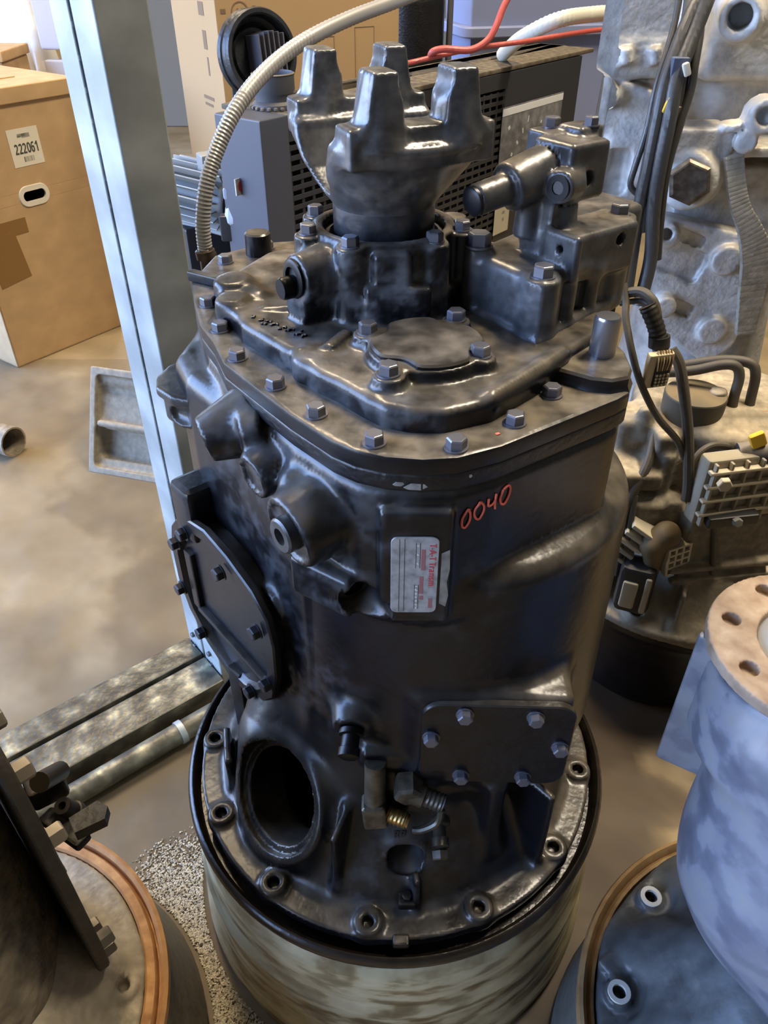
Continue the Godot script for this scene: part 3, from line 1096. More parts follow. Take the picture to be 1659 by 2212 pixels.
	s.prism([Vector2(-.215, -.066), Vector2(-.256, -.080), Vector2(-.276, -.100), Vector2(-.280, -.125), Vector2(-.262, -.12), Vector2(-.245, -.10), Vector2(-.215, -.09)], .805, .848, .006, 0, .004)
	s.rod(Vector3(-.250, .80, -.13), Vector3(-.250, .87, -.13), .0065, .0065, .001, 1, .001)
	s.rod(Vector3(-.232, .80, -.165), Vector3(-.232, .87, -.165), .005, .005, .001, 1, .001)
	s.cap(Vector3(-.262, .822, -.085), Vector3(-.245, .822, -.072), .010, .010, 1, .003)
	part("lifting_ear", s.mesh(Vector3(-.30, .79, -.20), Vector3(-.205, .87, -.05), .003), M.black, t)
	# ---- side cover on the power take-off
	var E := Vector3(.64, 0, .768)
	var pb := Vector3(-.21, 0, .02)
	var pn := Vector3(-.768, 0, .64)
	var oval := [Vector2(-.128, .662), Vector2(-.108, .684), Vector2(-.07, .705), Vector2(-.03, .714), Vector2(.02, .706), Vector2(.07, .688), Vector2(.098, .662), Vector2(.106, .625), Vector2(.103, .57), Vector2(.088, .520), Vector2(.060, .487), Vector2(.02, .462), Vector2(-.03, .455), Vector2(-.085, .478), Vector2(-.125, .515), Vector2(-.142, .560), Vector2(-.142, .620)]
	var flat := PackedVector2Array()
	for q in oval:
		flat.append(Vector2(q.x, -(q.y - .585)))
	var pxf := Transform3D(Basis(E, pn, E.cross(pn)), pb + Vector3.UP * .585)
	b = mk(BLACK, DUST, 0.5)
	b.add(stack(flat, [Vector2(.02, -.05), Vector2(.014, -.02), Vector2(.012, -.008)]), pxf)
	part("side_pad", b.mesh(), M.black, t)
	b = mk(BLACK, DUST, 0.4)
	b.add(stack(flat, [Vector2(.001, -.010), Vector2(0, -.008), Vector2(0, -.002), Vector2(.002, 0), Vector2(.017, 0), Vector2(.019, -.003), Vector2(.023, -.012), Vector2(.026, -.013)]), pxf)
	b.add(brick(.020, .014, .10, .003), pxf * Transform3D(Basis(Vector3.UP, 0.0), Vector3(-.098, -.008, .0)))
	b.add(brick(.17, .013, .010, .003), pxf * Transform3D(Basis(Vector3.UP, -0.04), Vector3(-.01, -.006, .050)))
	var side_cover := part("side_cover", b.mesh(), M.black, t)
	for q in [Vector2(-.118, .640), Vector2(-.085, .676), Vector2(-.132, .550), Vector2(.075, .630), Vector2(.004, .672), Vector2(-.09, .496), Vector2(.035, .487), Vector2(.083, .545)]:
		part("bolt", hex_bolt, M.bolt_dark, side_cover, aim(pxf * Vector3(q.x, 0.0, -(q.y - .585)), pn))
	b = mk(BLACK * 1.5, DUST, 0.5)
	b.add(brick(.05, .08, .06, .01), Transform3D(Basis(Vector3.UP, -0.87), Vector3(-.243, .705, -.066)))
	part("take_off_body", b.mesh(), M.black, t)
	# bracket leg below the side cover
	b = mk(BLACK, DUST, 0.4)
	b.add(brick(.030, .17, .012, .003), Transform3D(Basis(Vector3.UP, -0.8), Vector3(-.216, .395, .005)))
	b.add(brick(.012, .17, .030, .003), Transform3D(Basis(Vector3.UP, -0.8), Vector3(-.205, .395, -.005)))
	part("bracket_leg", b.mesh(), M.black, t)
	# ---- square front cover
	var fxf := Transform3D(Basis(Vector3.UP, -0.03) * Basis(Vector3.RIGHT, PI / 2), Vector3(.105, .568, .1865))
	b = mk(BLACK, DUST, 0.3)
	var sq := round_rect(.164, .136, .022, 6)
	b.add(stack(sq, [Vector2(0, -.004), Vector2(0, .003), Vector2(.0015, .0045)]), fxf)
	var front_cover := part("front_cover", b.mesh(), M.black, t)
	for q in [Vector2(-.036, -.054), Vector2(.038, -.052), Vector2(.070, -.002), Vector2(.036, .054), Vector2(-.034, .054), Vector2(-.070, -.014)]:
		part("bolt", hex_bolt, M.bolt, front_cover, aim(fxf * Vector3(q.x, .0045, q.y), fxf.basis.y, q.x * 90).scaled_local(Vector3.ONE * .92))
	# ---- data plate
	var dxf := Transform3D(Basis(Vector3.RIGHT, PI / 2), Vector3(.011, .817, .1892))
	b = mk(Color(.50, .52, .53), DUST, 0)
	b.add(stack(round_rect(.042, .090, .006, 5), [Vector2(0, 0), Vector2(0, .0010), Vector2(.0004, .0013)]), dxf)
	var dp := part("data_plate", b.mesh(), M.tag_metal, t)
	build_plate_print(dp, dxf)
	b = mk(Color(.33, .33, .30), DUST, 0)
	b.add(stack(PackedVector2Array([Vector2(-.004, -.030), Vector2(.003, -.034), Vector2(.004, -.012), Vector2(.002, .004), Vector2(.004, .02), Vector2(.002, .034), Vector2(-.004, .03)]), [Vector2(0, 0), Vector2(0, .0006)]), dxf * Transform3D(Basis(), Vector3(.0275, 0, .004)))
	part("peeled_paint", b.mesh(), M.tag_metal, t)
	for q in [[.010, .9125, .020, .0065], [-.004, .914, .010, .004], [.055, .918, .004, .003]]:
		b = mk(Color(.42, .42, .40), DUST, 0)
		b.add(stack(PackedVector2Array([Vector2(-.5 * q[2], .1 * q[3]), Vector2(-.2 * q[2], -.5 * q[3]), Vector2(.35 * q[2], -.45 * q[3]), Vector2(.5 * q[2], .0), Vector2(.2 * q[2], .5 * q[3]), Vector2(-.3 * q[2], .4 * q[3])]), [Vector2(0, 0), Vector2(0, .0008)]), Transform3D(Basis(Vector3.RIGHT, PI / 2), Vector3(q[0], q[1], case_front(q[0]) + .0028)))
		part("paint_chip", b.mesh(), M.tag_metal, t)
	# ---- paint marker number
	var strokes := [
		[Vector2(.4, 1.0), Vector2(.05, .65), Vector2(.05, .2), Vector2(.3, 0), Vector2(.6, .25), Vector2(.62, .7), Vector2(.4, 1.0), Vector2(.55, .93)],
		[Vector2(1.35, 1.0), Vector2(.95, .75), Vector2(.98, .35), Vector2(1.3, .05), Vector2(1.62, .35), Vector2(1.62, .7), Vector2(1.35, 1.02), Vector2(1.2, .95)],
		[Vector2(1.95, .95), Vector2(1.95, .55), Vector2(2.2, .5), Vector2(2.42, .62)],
		[Vector2(2.5, .98), Vector2(2.45, .5), Vector2(2.52, .12)],
		[Vector2(3.05, .95), Vector2(2.85, .55), Vector2(2.95, .2), Vector2(3.25, .02), Vector2(3.55, .35), Vector2(3.6, .75), Vector2(3.4, 1.0), Vector2(3.05, .95)]]
	for st in strokes:
		var pts := []
		for q in st:
			var px: float = .051 + q.x * .0120
			var py: float = .861 + q.y * .0185 + q.x * .0040
			pts.append(Vector3(px, py, case_front(px) + .0012))
		b = mk(Color(.80, .16, .10), DUST, 0)
		b.add(pipe(smooth_path(pts, 5), .0011, 6))
		part("marker_digit", b.mesh(), M.paint, t)
	# ---- plugs and fittings
	b = mk(Color(.16, .155, .15), DUST, 0.3)
	var pl := Vector3(-.100, .8422, .1577)
	b.add(lathe([Vector2(0, -.004), Vector2(.0175, -.004), Vector2(.0175, .011), Vector2(.0155, .013), Vector2(.0085, .013), Vector2(.0085, .006), Vector2(0, .006)], 24), aim(pl, LF))
	part("drain_plug", b.mesh(), M.steel_dark, t)
	b = mk(Color(.10, .09, .08), DUST, 0.2)
	b.add(lathe([Vector2(.011, -.004), Vector2(.0175, -.004), Vector2(.0175, .004), Vector2(.011, .004)], 20), aim(Vector3(-.047, .7755, .156), Vector3(.5, -.19, .84)))
	part("thread_ring", b.mesh(), M.steel_dark, t)
	b = mk(BLACK, DUST, 0.3)
	var sp := Vector3(-.052, .566, .168)
	b.add(lathe([Vector2(0, 0), Vector2(.014, 0), Vector2(.014, .006), Vector2(.010, .007), Vector2(.010, .02), Vector2(.012, .021), Vector2(.012, .03), Vector2(.009, .032), Vector2(0, .032)], 20), aim(sp, Vector3(-.1, -.35, 1)))
	part("sensor", b.mesh(), M.bolt_dark, t)
	build_fittings(t)
	# rim lettering pads, small clamps on the flange
	b = mk(BLACK * 2.0, DUST, 0.8)
	b.add(brick(.022, .014, .018, .003), Transform3D(Basis(), Vector3(.012, .33, .243)))
	b.add(bolt_shape(.011, .008), Transform3D(Basis(), Vector3(.012, .337, .243)))
	part("pipe_clamp", b.mesh(), M.steel_dark, t)
	b = mk(BLACK * 2.0, DUST, 0.8)
	b.add(brick(.02, .012, .014, .003), Transform3D(Basis(), Vector3(.004, .318, .285)))
	part("flange_clip", b.mesh(), M.steel_dark, t)

var flange_holes := [deg_to_rad(180.), deg_to_rad(153.), deg_to_rad(125.7), deg_to_rad(97.7), deg_to_rad(67.8), deg_to_rad(39.5), deg_to_rad(11.4), deg_to_rad(-18.), deg_to_rad(-48.), deg_to_rad(-78.), deg_to_rad(-108.), deg_to_rad(-140.)]

func case_front(x: float) -> float:
	# front of the upper shell at a given x
	var z := 0.0
	var o := inset(PackedVector2Array(plate_outline), 0.003)
	for i in o.size():
		var a := o[i]
		var b := o[(i + 1) % o.size()]
		if a.y > 0.0 and b.y > 0.0 and a.x <= x and x <= b.x:
			z = maxf(z, lerpf(a.y, b.y, (x - a.x) / maxf(b.x - a.x, 1e-6)))
	return z

func build_plate_print(dp: Node3D, xf: Transform3D) -> void:
	# printing runs down the plate: local x across, z down
	var tm := TextMesh.new()
	tm.text = "T-A-T Transm"
	tm.font = font_bold
	tm.font_size = 34
	tm.pixel_size = 0.000235
	tm.depth = 0.0003
	tm.horizontal_alignment = HORIZONTAL_ALIGNMENT_LEFT
	tm.vertical_alignment = VERTICAL_ALIGNMENT_CENTER
	# its right runs down the plate (+z), its up runs to the right (+x)
	part("print", tm, M.red_ink, dp, xf * Transform3D(Basis(Vector3(0, 0, 1), Vector3(1, 0, 0), Vector3(0, 1, 0)), Vector3(.0155, .0014, -.038)))
	for q in [[.0075, -.0195, .024], [.0065, .0105, .021], [.0068, .0260, .005], [.0152, .0330, .012]]:
		part("print", plain(brick(.0036, .0004, q[2], .0001, 1), xf * Transform3D(Basis(), Vector3(q[0], .0013, q[1]))), M.red_faded, dp)
	for q in [[-.0135, .09], [-.0090, .09], [.0010, .033, -.0245], [.0045, .033, -.0245], [.0005, .034, .025], [.0040, .034, .025]]:
		var zc: float = q[2] if q.size() > 2 else 0.0
		part("print", plain(brick(.0005, .0004, q[1] - .004, .0001, 1), xf * Transform3D(Basis(), Vector3(q[0], .0013, zc))), M.ink, dp)
	# stamped characters, only glints of them left
	for i in 7:
		part("stamp", plain(brick(.0022, .0005, .0016 + (i * 5 % 3) * .0006, .0002, 1), xf * Transform3D(Basis(Vector3.UP, i * .8), Vector3(.0022, .0014, .012 + i * .0045))), M.pale_ink, dp)
	for i in 3:
		part("stamp", plain(brick(.0022, .0005, .0018, .0002, 1), xf * Transform3D(Basis(Vector3.UP, i * 1.1), Vector3(.0028, .0014, -.036 + i * .0105))), M.pale_ink, dp)

func build_yoke(t: Node3D, hc: Vector3) -> void:
	var T := Vector3(.375, 0, .927)
	var S := Vector3(.927, 0, -.375)
	var Bz := Basis(S, Vector3.UP, T)
	var at := func(a: float, y: float, b: float) -> Vector3: return hc + T * a + S * b + Vector3.UP * y
	var s := cast(Color(.20, .20, .205), Color(.36, .34, .30), 0.8)
	s.wear_sheen = [[hc + Vector3(-.05, 1.17, -.08), .09, .9], [hc + Vector3(0, 1.09, .06), .06, .8], [hc + Vector3(.06, 1.17, .03), .05, .5]]
	s.wear_sheen_color = Color(.42, .40, .37)
	s.rod(hc + Vector3.UP * 1.058, hc + Vector3.UP * 1.13, .052, .104, .006, 0, .006)
	# the saddle is narrower across than along
	s.box(hc + Vector3.UP * 1.06, Vector3(.074, .085, .105), .02, 2, .008, Bz)
	# open mouth between the ears
	s.prism([Vector2(-.010, 1.076), Vector2(-.028, 1.090), Vector2(-.046, 1.122), Vector2(-.052, 1.24), Vector2(.052, 1.24), Vector2(.046, 1.122), Vector2(.028, 1.090), Vector2(.010, 1.076)], -.2, .2, .004, 1, .006, Transform3D(Basis(T, S, T.cross(S)), hc))
	s.rod(hc + Vector3.UP * 1.086, hc + Vector3.UP * 1.2, .034, .052, .006, 1, .010)
	for e in [-1.0, 1.0]:
		# shoulder of the ear
		s.box(at.call(e * .074, 1.128, 0), Vector3(.069, .017, .019), .004, 0, .008, Bz)
		for q in [-1.0, 1.0]:
			# horn: two crossing tapered slabs give it its flats
			s.prism([Vector2(q * .018, 1.120), Vector2(q * .064, 1.135), Vector2(q * .0535, 1.150), Vector2(q * .0475, 1.187), Vector2(q * .0205, 1.187), Vector2(q * .019, 1.150)], -.019, .017, .003, 0, .004, Transform3D(Basis(S, T * e, S.cross(T * e)) if e < 0 else Basis(S, -T, S.cross(-T)), at.call(e * .076, 0, 0)))
			s.rod(at.call(e * .076, 1.125, q * .038), at.call(e * .078, 1.187, q * .034), .025, .014, .003, 0, .004)
		s.rod(at.call(e * .02, 1.180, 0), at.call(e * .15, 1.180, 0), .0245, .0245, .001, 1, .003)
	s.rod(hc + Vector3.UP * 1.04, hc + Vector3.UP * 1.07, .049, .051, .003, 0, .004)
	s.box(hc + Vector3.UP * 1.287, Vector3(.3, .1005, .3), .001, 1, .002)
	part("yoke", s.mesh(hc + Vector3(-.125, 1.03, -.125), hc + Vector3(.125, 1.2, .125), .0027), M.yoke, t)
	var b := mk(Color(.09, .09, .097), DUST, 0.4)
	b.add(lathe([Vector2(0, 1.022), Vector2(.0500, 1.022), Vector2(.0515, 1.025), Vector2(.0515, 1.058), Vector2(.0505, 1.062), Vector2(0, 1.062)], 56), Transform3D(Basis(), hc))
	part("yoke_sleeve", b.mesh(), M.yoke, t)

func build_pump(t: Node3D) -> void:
	var F := Vector2(.130, .018)
	var L := Vector2(.066, -.072)
	var R := Vector2(.232, -.096)
	var K := L + R - F
	var e1 := (L - F).normalized()
	var e2 := (R - F).normalized()
	var at := func(a: float, y: float, b: float) -> Vector3:
		var q := F + e1 * a + e2 * b
		return Vector3(q.x, y, q.y)
	var PB := Basis(Vector3(e1.x, 0, e1.y), Vector3.UP, Vector3(e1.x, 0, e1.y).cross(Vector3.UP))
	var n1 := Vector3(-e2.x, 0, -e2.y)   # out of the left-front face
	var n2 := Vector3(-e1.x, 0, -e1.y)   # out of the right-front face
	var s := cast(Color(.12, .123, .133), DUST, 0.7)
	s.wear_sheen = [[Vector3(.10, .99, .0), .06, .9], [Vector3(.13, 1.02, .02), .05, .8], [Vector3(.16, 1.05, -.06), .06, .5]]  # sky reflection on the left-front face put into these rubbed patches
	s.wear_sheen_color = Color(.24, .245, .255)
	s.prism([F, L, K, R], .955, 1.020, .010, 0, .004)
	# hollow right-front side between its columns
	s.box(at.call(-.006, .990, .092), Vector3(.014, .022, .052), .004, 1, .004, PB)
	for q in [.052, .098, .136]:
		s.rod(at.call(.006, .96, q), at.call(.006, 1.01, q), .0105, .0105, .002, 0, .004)
	s.prism([F + (F - K).normalized() * .006, L - e2 * .004, K, R - e1 * .006], .950, .966, .004, 0, .004)
	# corner bolt towers
	s.rod(at.call(.100, .955, .010), at.call(.100, 1.024, .010), .016, .015, .002, 0, .006)
	s.rod(at.call(.012, .955, .014), at.call(.012, 1.018, .014), .018, .017, .002, 0, .006)
	s.rod(at.call(.012, .955, .150), at.call(.012, 1.045, .150), .019, .018, .002, 0, .006)
	# upper casting: a slanted block with an ear in front
	s.box(at.call(.022, 1.022, .098), Vector3(.026, .024, .052), .005, 0, .008, PB)
	s.box(at.call(.014, 1.030, .046), Vector3(.022, .022, .005), .004, 0, .004, PB)
	s.rod(at.call(.014, 1.036, .03), at.call(.014, 1.036, .06), .004, .004, .0005, 1, .001)
	s.rod(at.call(-.03, 1.032, .125), at.call(.02, 1.032, .125), .006, .006, .0005, 1, .001)
	# slanting web on the left
	s.prism([Vector2(-.03, -.06), Vector2(.03, -.06), Vector2(.03, .03), Vector2(-.005, .03)], -.004, .004, .002, 0, .004, Transform3D(Basis(Vector3(e1.x, 0, e1.y) * -1.0, n1, Vector3.DOWN), at.call(.062, 1.035, .05)))
	# tower and valve
	s.rod(at.call(.045, 1.01, .070), at.call(.045, 1.067, .070), .024, .021, .002, 0, .008)
	s.rod(at.call(.062, 1.035, .045), at.call(.062, 1.085, .045), .014, .012, .003, 0, .005)
	s.box(at.call(.045, 1.096, .085), Vector3(.026, .026, .026), .005, 0, .006, PB)
	s.rod(at.call(.070, 1.085, .012), at.call(.058, 1.096, .060), .0225, .0225, .003, 0, .004)
	s.rod(at.call(.080, 1.0795, -.026), at.call(.068, 1.086, .02), .0145, .0145, .002, 0, .003)
	s.box(at.call(.075, 1.112, .085), Vector3(.018, .012, .014), .003, 0, .003, PB)
	s.rod(at.call(.028, 1.088, .045), at.call(.030, 1.088, .075), .015, .015, .002, 0, .004)
	s.rod(at.call(.0, 1.09, .085), at.call(.03, 1.09, .085), .0075, .0075, .001, 1, .001)
	s.box(at.call(.050, 1.122, .105), Vector3(.016, .008, .016), .004, 0, .006, PB)
	# rear block
	s.box(Vector3(.205, .985, -.175), Vector3(.035, .05, .06), .008, 0, .01, PB)
	var pump := part("oil_pump", s.mesh(Vector3(.035, .945, -.26), Vector3(.29, 1.14, .05), .003), M.pump, t)
	var b := mk(Color(.012, .012, .013), DUST, 0.2)
	b.add(stack(PackedVector2Array([F + (F - K).normalized() * .004, L - e2 * .003, K, R - e1 * .004]), [Vector2(0, .946), Vector2(0, .951)]))
	part("gasket", b.mesh(), M.gasket, pump)
	for q in [[at.call(.100, 1.024, .010), 1.35], [at.call(.012, 1.018, .014), 1.15], [at.call(.012, 1.045, .150), 1.1], [at.call(.078, 1.124, .092), .9], [at.call(.040, 1.129, .108), .8]]:
		part("bolt", hex_bolt, M.bolt, pump, aim(q[0], Vector3.UP, q[1] * 3.0).scaled_local(Vector3.ONE * q[1]))
	b = mk(Color(.10, .10, .11), DUST, 0.3)
	b.add(lathe([Vector2(0, 0), Vector2(.0135, 0), Vector2(.0135, .003), Vector2(.011, .005), Vector2(0, .0065)], 20), aim(at.call(.080, 1.0795, -.026), at.call(.080, 1.0795, -.026) - at.call(.068, 1.086, .02)))
	part("valve_cap", b.mesh(), M.bolt, pump)
	b = mk(Color(.10, .10, .11), DUST, 0.3)
	b.add(lathe([Vector2(.006, -.002), Vector2(.0115, -.002), Vector2(.0115, .002), Vector2(.006, .002)], 20), aim(at.call(.028, 1.088, .045), n1))
	part("port_ring", b.mesh(), M.bolt, pump)

func build_fittings(t: Node3D) -> void:
	# elbow fitting with a brass nut
	var c1 := Color(.20, .17, .12)
	var p0 := Vector3(-.026, .520, .178)
	var b := mk(c1, DUST, 0.3)
	b.add(pipe(PackedVector3Array([p0, Vector3(-.027, .455, .192)]), .0125, 16))
	b.add(stack(round_rect(.028, .028, .004, 2), [Vector2(.002, -.017), Vector2(0, -.015), Vector2(0, .013), Vector2(.003, .016)]), aim(Vector3(-.027, .448, .194), Vector3(-.1, 1, -.2)))
	var e := part("elbow_fitting", b.mesh(), M.steel_oily, t)
	b = mk(Color(.42, .27, .09), DUST, 0.1)
	b.add(pipe(smooth_path([Vector3(-.012, .445, .196), Vector3(.010, .441, .203)], 12), .0105, 18, -1.0, .0012))
	b.add(lathe([Vector2(0, 0), Vector2(.0085, 0), Vector2(.0085, .003), Vector2(0, .003)], 18), aim(Vector3(.010, .441, .203), Vector3(.95, -.17, .3)))
	part("brass_thread", b.mesh(), M.brass, e)
	# second elbow pointing right
	b = mk(c1, DUST, 0.3)
	b.add(bolt_shape(.030, .03), aim(Vector3(.012, .492, .176), Vector3(0, -.1, 1)), 20)
	b.add(pipe(PackedVector3Array([Vector3(.012, .487, .192), Vector3(.030, .483, .198)]), .0135, 16))
	e = part("elbow_fitting", b.mesh(), M.steel_oily, t)
	b = mk(Color(.17, .15, .12), DUST, 0.2)
	b.add(pipe(smooth_path([Vector3(.028, .484, .197), Vector3(.052, .478, .204)], 12), .0115, 18, -1.0, .001))
	part("threaded_end", b.mesh(), M.steel_oily, e)
	b = mk(Color(.14, .125, .09), DUST, 0.2)
	b.add(pipe(smooth_path([Vector3(.050, .470, .206), Vector3(.046, .452, .212), Vector3(.030, .440, .214), Vector3(.018, .436, .212)], 6), .0042, 8))
	b.add(pipe(smooth_path([Vector3(.052, .466, .204), Vector3(.042, .447, .209), Vector3(.026, .437, .211)], 6), .0035, 8))
	part("wire_braid", b.mesh(), M.steel_oily, t)
	# bleed valve
	b = mk(c1 * .7, DUST, 0.3)
	b.add(lathe([Vector2(0, 0), Vector2(.014, 0), Vector2(.014, .008), Vector2(.008, .010), Vector2(.008, .022), Vector2(.0105, .023), Vector2(.0105, .033), Vector2(.006, .036), Vector2(0, .036)], 16), aim(Vector3(.050, .415, .185), Vector3(.05, -.25, 1)))
	b.add(bolt_shape(.018, .012), aim(Vector3(.050, .406, .220), Vector3(.05, -.35, 1)), 20)
	part("bleed_valve", b.mesh(), M.steel_dark, t)
	for i in 2:
		var tm := TextMesh.new()
		tm.text = "RB"
		tm.font = font_bold
		tm.font_size = 12
		tm.pixel_size = 0.0010
		tm.depth = 0.001
		if i == 0:
			part("stamp", tm, M.bolt_dark, t, Transform3D(Basis(Vector3.RIGHT, -0.45), Vector3(.003, .415, .205)))

func build_stand() -> void:
	var t := thing("wheel_stand", "greasy steel truck wheel carrying the central gearbox, pale oily barrel below its rim", "wheel", Vector3.ZERO)
	var b := mk(Color(.030, .022, .014), Color(.02, .014, .009), 0.5)
	b.add(lathe([Vector2(.272, .255), Vector2(.286, .270), Vector2(.290, .288), Vector2(.2915, .297), Vector2(.297, .303), Vector2(.301, .302), Vector2(.304, .296), Vector2(.3035, .288), Vector2(.297, .276), Vector2(.290, .268), Vector2(.283, .25), Vector2(.276, .235)], 96), Transform3D(), 50)
	part("rim_lip", b.mesh(), M.grease, t)
	b = mk(Color(.02, .014, .008), DUST, 0)
	b.add(lathe([Vector2(.0, .262), Vector2(.29, .262), Vector2(.29, .279), Vector2(.0, .279)], 72))
	part("grease_bed", b.mesh(), M.grease, t)
	b = mk(Color.WHITE, DUST, 0)
	b.add(lathe([Vector2(.281, .252), Vector2(.296, .236), Vector2(.300, .215), Vector2(.301, .165), Vector2(.3065, .155), Vector2(.3065, .140), Vector2(.303, .128), Vector2(.307, .07), Vector2(.313, .050), Vector2(.315, .020), Vector2(.312, .0), Vector2(.28, .0), Vector2(.28, .02), Vector2(.276, .235), Vector2(.281, .252)], 96), Transform3D(), 40)
	part("barrel", b.mesh(), M.barrel, t)

# ---------------------------------------------------------------- things on the left and behind
func frame(p: Vector3, right: Vector3, up := Vector3.UP) -> Transform3D:
	# x = right along a wall, y = up, z = out of the wall
	var x := right.normalized()
	var z := x.cross(up).normalized()
	return Transform3D(Basis(x, z.cross(x), z), p)

func text_on(parent: Node3D, words: String, xf: Transform3D, height: float, m: Material, called := "print", squeeze := 1.0) -> void:
	var tm := TextMesh.new()
	tm.text = words
	tm.font = font_bold
	tm.font_size = 32
	tm.pixel_size = height / 32.0 * 1.36
	tm.depth = 0.0006
	tm.horizontal_alignment = HORIZONTAL_ALIGNMENT_CENTER
	tm.vertical_alignment = VERTICAL_ALIGNMENT_CENTER
	part(called, tm, m, parent, Transform3D(xf.basis * Basis.from_scale(Vector3(squeeze, 1, 1)), xf.origin))

func slab(w: float, h: float, d := 0.002, r := 0.001) -> PackedVector3Array:
	return brick(w, h, d, r, 1)

func rounded_slab(w: float, h: float, d: float, r: float) -> PackedVector3Array:
	# flat in x, y; thickness along z
	var s := stack(round_rect(w, h, r, 6), [Vector2(0, -d / 2), Vector2(0, d / 2)])
	var o := PackedVector3Array()
	for p in s:
		o.append(Vector3(p.x, -p.z, p.y))
	return o

func build_carton() -> void:
	var A := Vector3(-1.342, 0, -1.829)
	var e := Vector3(.59, 0, -.807).normalized()
	var back := Vector3(-.807, 0, -.59).normalized()
	var t := thing("cardboard_box", "brown cardboard box with white number label and white rimmed hand hole", "box", A)
	var w := .478
	var d := .62
	var mid := A + e * w / 2 + back * d / 2
	var xf := Transform3D(Basis(e, Vector3.UP, e.cross(Vector3.UP)), mid)
	# body as four panels with the hand hole left open
	var fx := frame(A + e * w / 2, e)
	var hole := Vector2(.238 - w / 2, .550)
	var hw := .088
	var hh := .034
	var m := mk(Color.WHITE, Color.WHITE, 0)
	m.add(brick(w, hole.y - hh / 2, .006, .001, 1), fx * Transform3D(Basis(), Vector3(0, (hole.y - hh / 2) / 2, -.003)))
	var y1 := hole.y + hh / 2
	m.add(brick(w, .835 - y1, .006, .001, 1), fx * Transform3D(Basis(), Vector3(0, (.835 + y1) / 2, -.003)))
	var lw := hole.x - hw / 2 + w / 2
	m.add(brick(lw, hh, .006, .001, 1), fx * Transform3D(Basis(), Vector3(-w / 2 + lw / 2, hole.y, -.003)))
	var rw := w / 2 - hole.x - hw / 2
	m.add(brick(rw, hh, .006, .001, 1), fx * Transform3D(Basis(), Vector3(w / 2 - rw / 2, hole.y, -.003)))
	m.add(brick(.006, .835, d, .001, 1), xf * Transform3D(Basis(), Vector3(w / 2 - .003, .4175, 0)))
	m.add(brick(.006, .835, d, .001, 1), xf * Transform3D(Basis(), Vector3(-w / 2 + .003, .4175, 0)))
	m.add(brick(w, .835, .006, .001, 1), xf * Transform3D(Basis(), Vector3(0, .4175, -d / 2 + .003)))
	m.add(brick(w, .006, d, .001, 1), xf * Transform3D(Basis(), Vector3(0, .003, 0)))
	part("body", m.mesh(), M.card, t)
	# lid with a rim and a flat flap edge on top
	m = mk(Color.WHITE, Color.WHITE, 0)
	var lh := .046
	m.add(brick(w + .026, lh, .010, .003), fx * Transform3D(Basis(), Vector3(0, .874 - lh / 2, .007)))
	m.add(brick(.010, lh, d + .026, .003), xf * Transform3D(Basis(), Vector3(w / 2 + .007, .874 - lh / 2, 0)))
	m.add(brick(.010, lh, d + .026, .003), xf * Transform3D(Basis(), Vector3(-w / 2 - .007, .874 - lh / 2, 0)))
	m.add(brick(w + .026, lh, .010, .003), xf * Transform3D(Basis(), Vector3(0, .874 - lh / 2, -d / 2 - .007)))
	m.add(brick(w + .02, .008, d + .02, .002), xf * Transform3D(Basis(), Vector3(0, .871, 0)))
	m.add(brick(w * .72, .005, .30, .001), xf * Transform3D(Basis(), Vector3(-.05, .876, .02)))
	part("lid", m.mesh(), M.card, t)
	m = mk(Color(.66, .60, .48), Color.WHITE, 0)
	var ring := round_rect(.115, .066, .0325, 8)
	var inner := round_rect(hw - .004, hh - .002, (hh - .004) / 2, 8)
	var s := PackedVector3Array()
	for i in ring.size():
		var k := (i + 1) % ring.size()
		var zz := [Vector3(inner[i].x, inner[i].y, -.004), Vector3(inner[k].x, inner[k].y, -.004), Vector3(ring[i].x, ring[i].y, .0), Vector3(ring[k].x, ring[k].y, .0)]
		var f := Vector3(0, 0, .004)
		var ci := Vector3(inner[i].x, inner[i].y, .004)
		var ck := Vector3(inner[k].x, inner[k].y, .004)
		var ri := Vector3(ring[i].x * .97, ring[i].y * .97, .004)
		var rk := Vector3(ring[k].x * .97, ring[k].y * .97, .004)
		s.append_array([zz[0], zz[1], ci, zz[1], ck, ci, ci, ck, ri, ck, rk, ri, ri, rk, zz[2], rk, zz[3], zz[2]])
	m.add(s, fx * Transform3D(Basis(), Vector3(hole.x, hole.y, 0)))
	part("hand_hole_rim", m.mesh(), M.plastic, t)
	# label
	var lx := fx * Transform3D(Basis(), Vector3(.2515 - w / 2, .698, .001))
	var lab := part("label", plain(slab(.112, .113, .001, .0003), lx), M.paper, t)
	text_on(lab, "222061", lx * Transform3D(Basis(), Vector3(.003, -.004, .0008)), .032, M.ink, "print", .62)
	for q in [[-.004, .036, .034, .009], [.008, .034, .03, .012], [-.016, .033, .012, .006]]:
		part("print", plain(slab(q[2], q[3], .0006, .0001), lx * Transform3D(Basis(), Vector3(q[0], q[1], .0006))), M.grey_ink, lab)
	for i in 9:
		part("print", plain(slab([.003, .0015, .002][i % 3], .016, .0006, .0001), lx * Transform3D(Basis(), Vector3(-.014 + i * .0042, -.036, .0006))), M.ink if i < 2 else M.grey_ink, lab)
	part("print", plain(slab(.012, .012, .0006, .0001), lx * Transform3D(Basis(), Vector3(.042, -.036, .0006))), M.pale_ink, lab)
	# brown parcel tape
	var tp := fx * Transform3D(Basis(), Vector3(-w / 2 + .06, .41, .0006))
	part("parcel_tape", plain(slab(.125, .05, .0008, .0002), tp * Transform3D(Basis(), Vector3(.06, .055, 0)) ), M.tape, t)
	part("parcel_tape", plain(slab(.12, .16, .0008, .0002), tp * Transform3D(Basis(Vector3(0, 0, 1), .12), Vector3(.02, -.04, .0002))), M.tape, t)

